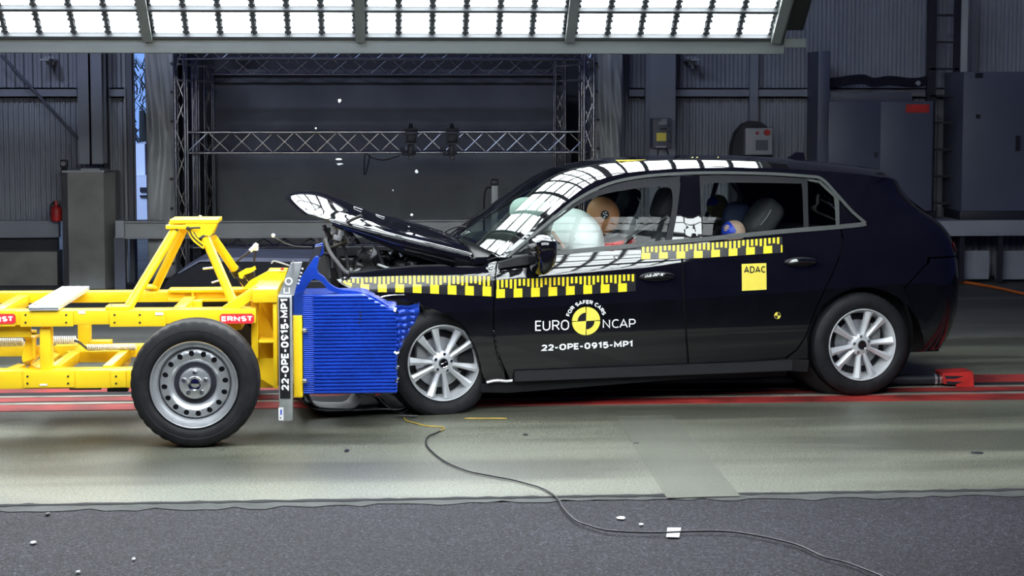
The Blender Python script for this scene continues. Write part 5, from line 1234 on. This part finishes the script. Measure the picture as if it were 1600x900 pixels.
o = tprism('quadrant', cr(arc1, 4) + cr(arc2, 4), YM - .135, .012); b = MB(); b.tube([T(x, y, YM - .138) for x, y in cr([(296.5, 360), (300, 368), (307, 376), (317, 384)])], .004, 6); b.build('quadrant_slot', 'darkdev', o)
b = MB(); b.tube([T(x, y, YM - .15) for x, y in ((294, 357), (303, 356), (313, 355.8))], .0055, 8); b.blob(T(294, 357, YM - .15), (.012, .01, .012), nu=12, nv=8); b.build('lever', 'darkdev', tr_)
q = T(313, 342, YM); b = MB(); b.cyl(q, q + Vector((0, 0, .012)), .018, seg=16); b.cyl(q + Vector((0, 0, .01)), q + Vector((0, 0, .02)), .01, seg=6); b.build('bolt', 'steel', tr_)
tbar('front_brace', (352, 486), YN + .06, (404, 452), YN + .08, .05, .055)
tprism('nose_bracket', [(379, 452), (390, 439), (418, 424), (448, 424), (440, 452)], YF - .4, .04); tb('nose_top', 418, 423, 448, 427, YF - .4, .18)
tprism('nose_gap', [(409, 449), (418, 443), (418, 449)], YF - .402, .002, 'darkdev')
for x, y in ((441, 422), (427, 449.5)):
    q = T(x, y, YN + .25); b = MB(); b.cyl(q, q + Vector((0, 0, .012)), .009, seg=8); b.build('bolt', 'redbox', tr_)
# front head: back plate, shelves, gussets
tb('front_box', 394, 452, 434, 473, YN + .0, .9, bev=.006); tb('front_plate', 426, 453, 434, 607, YN + .02, .88, bev=.003)
tb('back_web', 400, 470, 430, 606, YN + .26, .02); tprism('back_web', [(400, 560), (404, 590), (434, 608), (434, 560)], YN + .15, .015)
tb('shelf', 404, 532, 430, 536, YN + .02, .25, bev=.003); tprism('gusset', [(403, 473), (407, 473), (431, 528), (431, 532), (404, 532)], YN + .20, .012); tprism('gusset', [(404, 536), (431, 580), (431, 606), (404, 592)], YN + .19, .012)
tb('upright', 392, 470, 404, 560, YN + .10, .06)
# number post with label
lb = tb('number_post', 434.3, 462, 457.6, 657.5, 9.54, .05, 'silver', .002)
tb('label_border', 434.8, 464.2, 455, 624.5, 9.5388, .0015, 'silver', 0, lb); tb('label', 436, 465.5, 453.8, 623, 9.5375, .0015, 'labelk', 0, lb)
a = T(438.5, 611.5, 9.536); c = T(451.5, 467, 9.536)
text_mapped('lettering', '22-OPE-0915-MP1', lambda x, y: (a.x + (c.x - a.x) * (1 - y), a.y, a.z + (c.z - a.z) * x), 'white', lb, .24)
tb('small_sticker', 435, 637, 443, 656.5, 9.5385, .0015, 'white', 0, lb); tb('sticker_mark', 438, 640, 440.5, 648, 9.5375, .001, 'bluemark', 0, lb); tb('sticker_mark', 437.5, 652, 439.5, 654, 9.5375, .001, 'labelk', 0, lb)
tprism('post_cap', [(435.5, 462), (454, 411), (472, 410), (459, 462)], 9.56, .03, 'silver')
b = MB(); q = [T(451 + 5 * math.cos(t), 440 + 5 * math.sin(t), 9.555) for t in [k * math.pi / 8 for k in range(16)]]; b.tube(q, .004, 6, closed=True); b.build('ring_mark', 'white', tr_)
b = MB(); b.tube([T(x, y, 9.555) for x, y in ((444, 450), (444, 458), (452, 458), (452, 450))], .004, 6); b.build('bracket_mark', 'white', tr_); b = MB(); b.tube([T(458, 407, 9.555), T(458, 428, 9.555)], .004, 6); b.build('pin', 'steel', tr_)
tb('yellow_block', 458, 493.5, 473, 621, 9.60, .4, bev=.003)
for y in (516, 595): q = T(474, y, 9.60); b = MB(); b.cyl(q, q + Vector((.02, -.01, 0)), .012, seg=10); b.build('bolt', 'steel', tr_)
for i, (x, y) in enumerate(((472.5, 420), (470.5, 426.5), (469, 432), (467.5, 438), (466, 443))): b = MB(); b.blob(T(x, y, 9.575), (.006, .004, .006), nu=10, nv=6); b.build('rivet', 'white', tr_)

# --- blue deformable barrier
XL = T(473.5, 500, 9.62).x; Z0 = T(500, 615.5, 9.62).z; 
top_line = [(473, 459), (500, 457), (530, 457.5), (560, 460), (580, 467), (604, 481), (617, 481.5)]
def wall_ribs(name, xa_f, xb, z0, z1, per, amp, Yn, Yb, m, right=True, nxs=24, wob=0.0):
    """ribbed box skin: near face, right-hand return and top"""
    b = MB(); n = max(2, int(round((z1 - z0) / per))); rows = []; sub = 6; rnd = random.Random(3)
    for k in range(n * sub + 1):
        z = z0 + (z1 - z0) * k / (n * sub); ph = (k % sub) / sub; o_ = amp * (1 - abs(math.cos(math.pi * ph)) ** 6) if k % sub else 0
        xr = xb(z); xl = xa_f(z); row = [(xl, Yb - TR.y, z)]
        for i in range(nxs + 1):
            x = xl + (xr - xl) * i / nxs; row.append((x + (o_ if i == nxs else 0), Yn - TR.y - o_ + wob * math.sin(x * 40 + z * 30) * .5, z + wob * math.sin(x * 33 + z * 12)))
        if right: row.append((xr + o_, Yb - TR.y, z))
        rows.append(row)
    b.pgrid(rows); b.face([rows[-1][0]] + rows[-1][1:]); b.face(rows[0]); return b.build(name, m, tr_, ang=40)
XS = T(490, 500, 9.62).x; XR = T(617, 500, 9.62).x; ZT = T(560, 460, 9.62).z; ZT2 = T(610, 481.5, 9.62).z
xk = T(566, 460, 9.62).x; xk2 = T(604, 481, 9.62).x
def xright(z): return XR if z <= ZT2 else xk2 + (xk - xk2) * (z - ZT2) / (ZT - ZT2 + 1e-6)
wall_ribs('barrier_block', lambda z: XS, xright, Z0, ZT, .0193, .011, 9.62, 9.95, 'blue')
wall_ribs('barrier_edge_strip', lambda z: XL, lambda z: XS, Z0, ZT, .0115, .004, 9.624, 9.95, 'blue')
tprism('barrier_back_sheet', [(458.5, 460), (473.5, 456), (473.5, 494), (458.5, 494)], 9.625, .35, 'blued')
# crushed far half of the barrier
b = MB(); rnd = random.Random(5); rows = []
for k in range(19):
    z = Z0 + (ZT - .09 - Z0) * k / 18; rows.append([(XL + .10 + .03 * math.sin(k * 2.1 + j) + .04 * rnd.random(), 9.96 - TR.y + .62 * j / 12, z) for j in range(13)])
b.pgrid(rows); b.pgrid([[(XL, 9.96 - TR.y + .62 * j / 12, rows[-1][0][2]) for j in range(13)], rows[-1]]); b.build('crushed_core', 'blued', tr_, ang=25)
tprism('torn_black_fascia', [(478, 470), (474, 452), (484, 440), (500, 440), (520, 456), (560, 462), (570, 480), (530, 486)], 9.98, .04, 'blackmatte')
# wrinkled flap wrapped back towards the wheel
def xfl(z):
    t = interp([(T(0, 570, 9.62).z, 0), (T(0, 556, 9.62).z, 6), (T(0, 535, 9.62).z, 16), (T(0, 515, 9.62).z, 27), (T(0, 500, 9.62).z, 36), (T(0, 481, 9.62).z, 35), (T(0, 477.5, 9.62).z, 24)], z)
    return XR + t / 290.0 + .004
b = MB(); rnd = random.Random(9); zb_, zt_ = T(617, 568, 9.62).z, T(617, 477.5, 9.62).z; n = 60; rows = []
for k in range(n + 1):
    z = zb_ + (zt_ - zb_) * k / n; fold = abs(math.sin(k * math.pi / 7)) ; row = []
    for i in range(13):
        t = i / 12; x = XR + (xfl(z) - XR) * t; row.append((x + .004 * math.sin(k * .5) * t, 9.625 - TR.y + .05 * t * t - .014 * fold * (1 - .3 * t) + .006 * math.sin(i * 1.3 + k * .2), z + .003 * math.sin(i * .8 + k * .3)))
    row.append((xfl(z) + .01, 9.80 - TR.y, z)); rows.append(row)
b.pgrid(rows); b.build('wrinkled_flap', 'blue', tr_, ang=30)
for (x, y) in ((620, 551), (621, 593), (619, 485), (622, 572)):
    b = MB(); q = T(x, y, 9.61); 
    for i in range(4): b.box(q + Vector((rnd.uniform(-.008, .008), 0, rnd.uniform(-.012, .012))), (.012, .008, .01), rot=Euler((rnd.random() * 3, rnd.random() * 3, 0)))
    b.build('torn_foil', 'chrome', tr_)
tprism('tear_mark', [(562, 487), (565, 487), (564, 498), (562, 506), (560, 505), (562, 494)], 9.611, .003, 'labelk')
# buckled top sheet
o_pts = cr([(457, 462), (459, 452), (470, 434), (484, 413), (490, 404), (495, 401), (498, 406), (495, 424), (506, 433), (514, 443), (530, 452), (556, 455), (580, 462), (598, 472), (612, 482)], 3)
i_pts = cr([(600, 479), (585, 469), (565, 462), (540, 460), (522, 456.5), (511, 451), (503, 441), (494, 436.5), (487, 438), (479, 448), (470, 460)], 3)
tprism('buckled_top_sheet', o_pts + i_pts, 9.66, .05, 'blue', ang=40); tprism('buckled_back', [(486, 424), (493, 420), (499, 432), (494, 437), (488, 436)], 9.72, .12, 'blued')
tprism('bent_rod', [(478, 419), (492, 386), (503, 384), (500, 398), (488, 409), (478, 432)], 9.9, .12, 'darkdev')
tprism('blue_scrap', [(492, 384), (504, 380), (506, 396), (496, 404), (490, 398)], 9.95, .06, 'blued')
# small instruments above the nose
ant = tb('marker_lamp', 395.5, 381, 403.5, 392, YF - .3, .03, 'white', .006); tub('antenna_leg', (399, 391), YF - .29, (397, 410), YF - .28, .006, 'darkdev'); tub('antenna_leg', (397, 388), YF - .29, (369, 409), YF - .28, .006, 'darkdev'); tub('antenna_head', (402, 381), YF - .3, (391, 392), YF - .3, .012, 'white')
b = MB(); b.blob(T(427, 368, YF - .2), (.012, .012, .012), nu=12, nv=8); b.build('marker_ball', 'white', tr_); b = MB(); b.tube([T(x, y, YF - .2) for x, y in cr([(427, 370), (433, 373), (448, 381), (465, 385), (488, 386)])], .003, 6); b.build('marker_wire', 'trim', tr_)
for i, (x0, y0, x1, y1) in enumerate(((317, 420, 336, 418), (331, 442, 344, 438))): tub('fastener', (x0, y0), YF - .3, (x1, y1), YF - .3, .006, 'steel')
tprism('yellow_clamp', [(372, 427), (384, 420), (392, 419), (398, 416), (400, 421), (392, 426), (381, 430), (379, 436), (374, 434)], YF - .34, .03); tb('clamp_block', 383, 424, 398, 437, YF - .3, .05, 'darkdev', .008); tprism('clamp_arm', [(366, 432), (378, 430), (398, 455), (388, 455)], YF - .26, .04, 'darkdev')
b = MB(); b.tube([T(x, y, YN + .4) for x, y in cr([(424, 412), (428, 408), (440, 411), (452, 415)])], .005, 6); b.build('thin_cable', 'beam', tr_)
tb('underside_block', 108, 604.5, 158, 609, YN + .1, .05, 'darkdev', .004); tb('underside_block', 167, 606, 200, 612, YN + .1, .05, 'darkdev', .004)

# --- trolley wheels
def twheel(cx, cy, cz, side):
    r = empty('wheel', (cx, cy, cz)); r.parent = tr_; ax = (0, side, 0)
    prof = [(r_ if r_ < .24 else .24 + (r_ - .24) * .925, h_) for r_, h_ in [(.225, -.205), (.24, -.215), (.29, -.222), (.322, -.21), (.336, -.18), (.3385, -.145), (.331, -.143), (.331, -.133), (.339, -.131), (.340, -.105), (.332, -.103), (.332, -.093), (.340, -.091), (.339, -.06), (.334, -.03), (.332, -.022), (.318, -.008), (.30, .0), (.285, .003), (.282, .0015), (.262, .003), (.245, -.001), (.235, -.008), (.226, -.016)]]
    b = MB(); b.lathe(prof, (0, 0, 0), ax, 108, rfun=lambda j, k, q: q - (.004 if (j in (13, 14, 15) and k % 3 == 0) else 0))
    for v in b.bm.verts: v.co.z = max(v.co.z, -cz)
    b.build('tyre', 'tyre', r, ang=26)
    b = MB(); b.lathe([(.2235, -.012), (.226, -.004), (.224, .0), (.219, -.002), (.216, -.012), (.211, -.018), (.208, -.028), (.196, -.036), (.190, -.046), (.186, -.06)], (0, 0, 0), ax, 80); b.build('rim', 'steelrim', r, ang=40)
    # pressed disc with sixteen real openings
    b = MB(); N = 16; sg = 12; x = Vector((1, 0, 0)); z = Vector((0, 0, 1)); o_ = Vector((0, side, 0))
    def hgt(q): return interp([(.0, -.07), (.075, -.062), (.083, -.07), (.09, -.078), (.105, -.062), (.125, -.040), (.143, -.030), (.158, -.030), (.175, -.036), (.187, -.05)], q) - .018
    def pt(q, a): return (x * math.cos(a) + z * math.sin(a)) * q + o_ * hgt(q)
    for k in range(N):
        a0 = 2 * math.pi * (k + .25 - .5) / N + math.pi / 2; a1 = a0 + 2 * math.pi / N; am = (a0 + a1) / 2; rm_ = .157; hr_ = .0162
        outer = [(.138, a0), (.138, am), (.138, a1), (.157, a1), (.177, a1), (.177, am), (.177, a0), (.157, a0)]
        def hole(ang): return (rm_ + hr_ * math.cos(ang), am + hr_ * .92 * math.sin(ang) / rm_)
        hang = [math.pi + math.pi / 4, math.pi, math.pi - math.pi / 4, math.pi / 2, math.pi / 4, 0, -math.pi / 4, -math.pi / 2]
        hang = [math.pi + math.pi * .25 - 0 - i * math.pi / 4 for i in range(8)]
        ov = [b.bm.verts.new(pt(*q)) for q in outer]; hv_ = [b.bm.verts.new(pt(*hole(g))) for g in hang]; mid = []
        dv_ = [b.bm.verts.new(pt(*hole(g)) - o_ * .012) for g in hang]
        for i in range(8):
            j = (i + 1) % 8; b.bm.faces.new((ov[i], ov[j], hv_[j], hv_[i])); b.bm.faces.new((hv_[i], hv_[j], dv_[j], dv_[i]))
    bmesh.ops.remove_doubles(b.bm, verts=b.bm.verts, dist=1e-4)
    b.lathe([(.190, -.08), (.184, hgt(.184)), (.177, hgt(.177))], (0, 0, 0), ax, 64); b.lathe([(q, hgt(q)) for q in (.138, .132, .125, .115, .105, .097, .09, .083, .08, .075)], (0, 0, 0), ax, 64)
    b.build('disc', 'steelrim', r, ang=50)
    b = MB(); b.lathe([(.084, -.105), (.082, -.062), (.08, -.056), (.066, -.052), (.038, -.052), (.036, -.046)], (0, 0, 0), ax, 48); b.build('hub_plate', 'steel', r)
    b = MB(); b.lathe([(.036, -.05), (.037, -.036), (.033, -.03), (.028, -.032), (.024, -.045), (.0, -.04)], (0, 0, 0), ax, 36); b.build('hub_cap', 'chrome', r)
    for k in range(5):
        a = math.pi / 2 + 2 * math.pi * k / 5; q = Vector((math.cos(a) * .058, 0, math.sin(a) * .058)); b = MB(); b.cyl(q + o_ * -.055, q + o_ * -.036, .0115, .009, seg=6); b.cyl(q + o_ * -.055, q + o_ * -.048, .014, .012, seg=16); b.build('wheel_bolt', 'chrome', r)
    b = MB(); b.cyl(o_ * -.2, o_ * -.075, .19, seg=40); b.build('brake_drum', 'darkdev', r)
q = T(302.8, 604, 9.29); 
twheel(T(302.8, 600, 9.22).x, 9.22 - TR.y, .331, -1); twheel(T(302.8, 600, 9.22).x, 11.02 - TR.y, .331, 1)
b = MB(); b.cyl((T(302.8, 600, 9.22).x, 9.5 - TR.y, .336), (T(302.8, 600, 9.22).x, 10.75 - TR.y, .336), .035, seg=20); b.build('axle', 'yellow', tr_)
cross(262, 505, 640, name='axle_mount', w_px=60, Y0=YN + .2, Y1=YF - .2)

# ------------------------------------------------------------------ things on the floor and behind
mp = [(236, 452), (262, 437), (282, 426), (312, 409), (485, 409), (485, 452)]
cm = empty('impact_mat', (atY(380, 440, 15).x, 15, 0), 0, 'low black foam mat with pale top on the hall floor behind the trolley', 'mat')
A = [atY(x, y, 15) for x, y in mp]; b = MB(); b.prism([(v.x - cm.location.x, v.z if 0 < i < 5 else 0) for i, v in enumerate(A)], 'y', 0, .9, lambda x, y, t: Vector((x, t, y))); b.build('body', 'blackmatte', cm)
A = [atY(x, y, 15) for x, y in [(277, 427), (312, 406.5), (345, 402), (485, 404), (485, 409), (312, 411), (283, 427)]]; b = MB(); b.prism([(v.x - cm.location.x, v.z) for v in A], 'y', .0, .9, lambda x, y, t: Vector((x, t, y))); b.build('top_cover', mat('pale_blue_grey_cover', (.2, .21, .27), .8, noise=(4, .1)), cm)
# exhaust-like tow tube and red box on the track behind the rear wheel
tw = empty('tow_unit', tuple(atZ(1495, 606, 0.0)), 0, 'red painted steel box with black tube lying on the guide rail behind the rear wheel', 'tow unit'); TW = tw.location
def tq(px, py, Y): return atY(px, py, Y) - TW
Yt = TW.y
A = [tq(x, y, Yt) for x, y in ((1473, 583), (1520, 581), (1522, 604), (1495, 605), (1494, 600), (1475, 600))]; b = MB(); b.prism([(v.x, v.z) for v in A], 'y', 0, .16, lambda x, y, t: Vector((x, t, y))); b.build('red_box', 'redbox', tw)
for pts in (((1476, 587), (1507, 588), (1492, 592), (1478, 592)), ((1478, 596), (1506, 597), (1490, 601), (1480, 601))):
    A = [tq(x, y, Yt - .002) for x, y in pts]; b = MB(); b.prism([(v.x, v.z) for v in A], 'y', 0, .004, lambda x, y, t: Vector((x, A[0].y + t, y))); b.build('cut_slot', 'darkdev', tw)
b = MB(); a = tq(1396, 591, Yt + .08); c = tq(1466, 593, Yt + .08); b.cyl(a + Vector((-1.6, 0, 0)), c, .036, seg=24); b.build('black_tube', 'darkdev', tw)
b = MB(); b.cyl(c - Vector((.03, 0, 0)), c + Vector((.03, 0, 0)), .038, .030, seg=24); b.build('tube_collar', 'steel', tw)
# cable across the floor
pts = [(688, 673.5), (680, 677), (669, 682), (665.5, 690), (669, 699), (681, 711), (697, 722), (712, 729), (735, 737), (765, 743), (800, 749.5), (825, 756), (845, 762), (862, 771), (873, 781), (879, 792), (890, 805), (903, 815), (920, 821), (945, 828), (980, 831), (1030, 832), (1085, 830), (1130, 830), (1160, 833), (1200, 840), (1245, 851), (1270, 862), (1290, 871), (1320, 878), (1350, 889), (1375, 899), (1400, 912)]
b = MB(); b.tube([tuple(atZ(x, y, .008)) for x, y in cr(pts, 4)], .0042, 8); tag(b.build('floor_cable', 'cable', ang=180), 'long thin black cable snaking over the concrete and the dark asphalt', 'cable')
b = MB(); b.tube([tuple(atZ(x, y, .006)) for x, y in cr([(632, 652), (634, 657), (645, 660), (665, 665), (690, 667), (694, 670), (688, 673.5)], 5)], .003, 6); tag(b.build('yellow_wire', 'ycable', ang=180), 'thin yellow wire between the burst front tyre and the black cable', 'wire')
b = MB(); p = atZ(634, 650.5, .01); b.tube([p + Vector((-.065, 0, 0)), p + Vector((.0, 0, .003)), p + Vector((.068, 0, .0))], .006, 6); tag(b.build('black_rod_fragment', 'cable'), 'short black rod fragment on the floor beside the front tyre', 'debris')
b = MB(); p = atZ(1052, 832, .0); 
A = [atZ(x, y, .0) for x, y in ((1043, 825), (1064, 825), (1061, 840), (1041, 839.5))]; o_ = (A[0] + A[2]) / 2; b.prism([(v.x, v.y) for v in A], 'z', .0, .002, lambda x, y, t: Vector((x, y, t))); tag(b.build('tape_square', 'white'), 'white square of tape holding the black cable to the asphalt', 'tape')
def flake(name, px, py, w, h, m, lab, cat, floor=True, Y=None, group=None, seed=0):
    rnd = random.Random(seed + int(px)); p = atZ(px, py, .0) if floor else atY(px, py, Y); s = (p - CAM).length / F; b = MB()
    n = 7; ring = [Vector((math.cos(2 * math.pi * k / n) * w * s * rnd.uniform(.35, .6), (math.sin(2 * math.pi * k / n) * h * s * rnd.uniform(.35, .6)) * (4.5 if floor else 0), (0 if floor else math.sin(2 * math.pi * k / n) * h * s * rnd.uniform(.35, .6)))) for k in range(n)]
    up = Vector((0, 0, .004)) if floor else Vector((0, -.006, 0)); A = [b.bm.verts.new(q) for q in ring]; B = [b.bm.verts.new(q * .85 + up) for q in ring]
    b.bm.faces.new(A[::-1]); b.bm.faces.new(B)
    for k in range(n): b.bm.faces.new((A[k], A[(k + 1) % n], B[(k + 1) % n], B[k]))
    o = b.build(name, m); o.location = p; tag(o, lab, cat, group); return o
flake('black_shard', 542, 704.5, 9, 5, 'cable', 'small black plastic shard on the concrete below the blue barrier', 'debris')
flake('black_shard', 821, 679.5, 9, 4, 'cable', 'small dark shard on the concrete below the front door', 'debris')
flake('black_shard', 994, 693, 8, 2.6, 'cable', 'thin dark sliver on the concrete left of the repaired slab', 'debris')
flake('black_shard', 1527, 708, 20, 3.5, 'cable', 'long black sliver on the concrete at the far right', 'debris')
flake('black_shard', 75, 803, 8, 3.5, 'cable', 'dark chip beside the floor joint at far left', 'debris')
flake('white_flake', 971, 809.5, 15, 4.5, 'white', 'white paper scrap on the asphalt left of the tape square', 'debris')
flake('white_flake', 1002, 819.5, 8, 2, 'white', 'tiny white flake between the paper scrap and the tape square', 'debris')
flake('white_flake', 52, 848, 9, 4, 'beam', 'pale grey flake on the asphalt at far left', 'debris')
flake('white_flake', 209, 873.5, 5, 3, 'white', 'bright white chip on the asphalt below the trolley wheel', 'debris')
flake('white_flake', 122, 894, 8, 2.5, 'beam', 'pale flake at the bottom left edge of the asphalt', 'debris')
G = 'glass and paint fragments flying above the bonnet'
flake('flying_fragment', 530.5, 157.5, 5, 7, 'white', 'topmost white fragment in the air above the middle truss', 'debris', False, 11.2, G)
flake('flying_fragment', 493.5, 200.5, 3, 3, 'white', 'tiny white fragment in the air just above the middle truss', 'debris', False, 11.2, G)
flake('flying_fragment', 528.5, 249, 11, 3.5, 'white', 'thin bright flying sliver just below the middle truss', 'debris', False, 11.2, G)
flake('flying_fragment', 530.5, 256.5, 10, 4, 'beam', 'dimmer curved flying fragment below the bright sliver', 'debris', False, 11.2, G)
flake('flying_fragment', 651.5, 268.5, 6, 6, 'silver', 'pale square fragment flying right of the stage lights, below the truss', 'debris', False, 11.2, G)
flake('flying_fragment', 643.5, 335.5, 4.5, 5, 'white', 'small bright fragment flying just above the bonnet', 'debris', False, 11.0, G)
flake('flying_fragment', 614, 297.5, 3, 3, 'beam', 'faint tiny fragment flying above the middle of the bonnet', 'debris', False, 11.0, G)
b = MB(); b.tube([tuple(atZ(x, y, .003)) for x, y in ((726, 653.5), (792, 653.5))], .003, 6); tag(b.build('yellow_chalk_stick', 'ycable'), 'thin yellow strip on the concrete right of the burst tyre', 'debris')
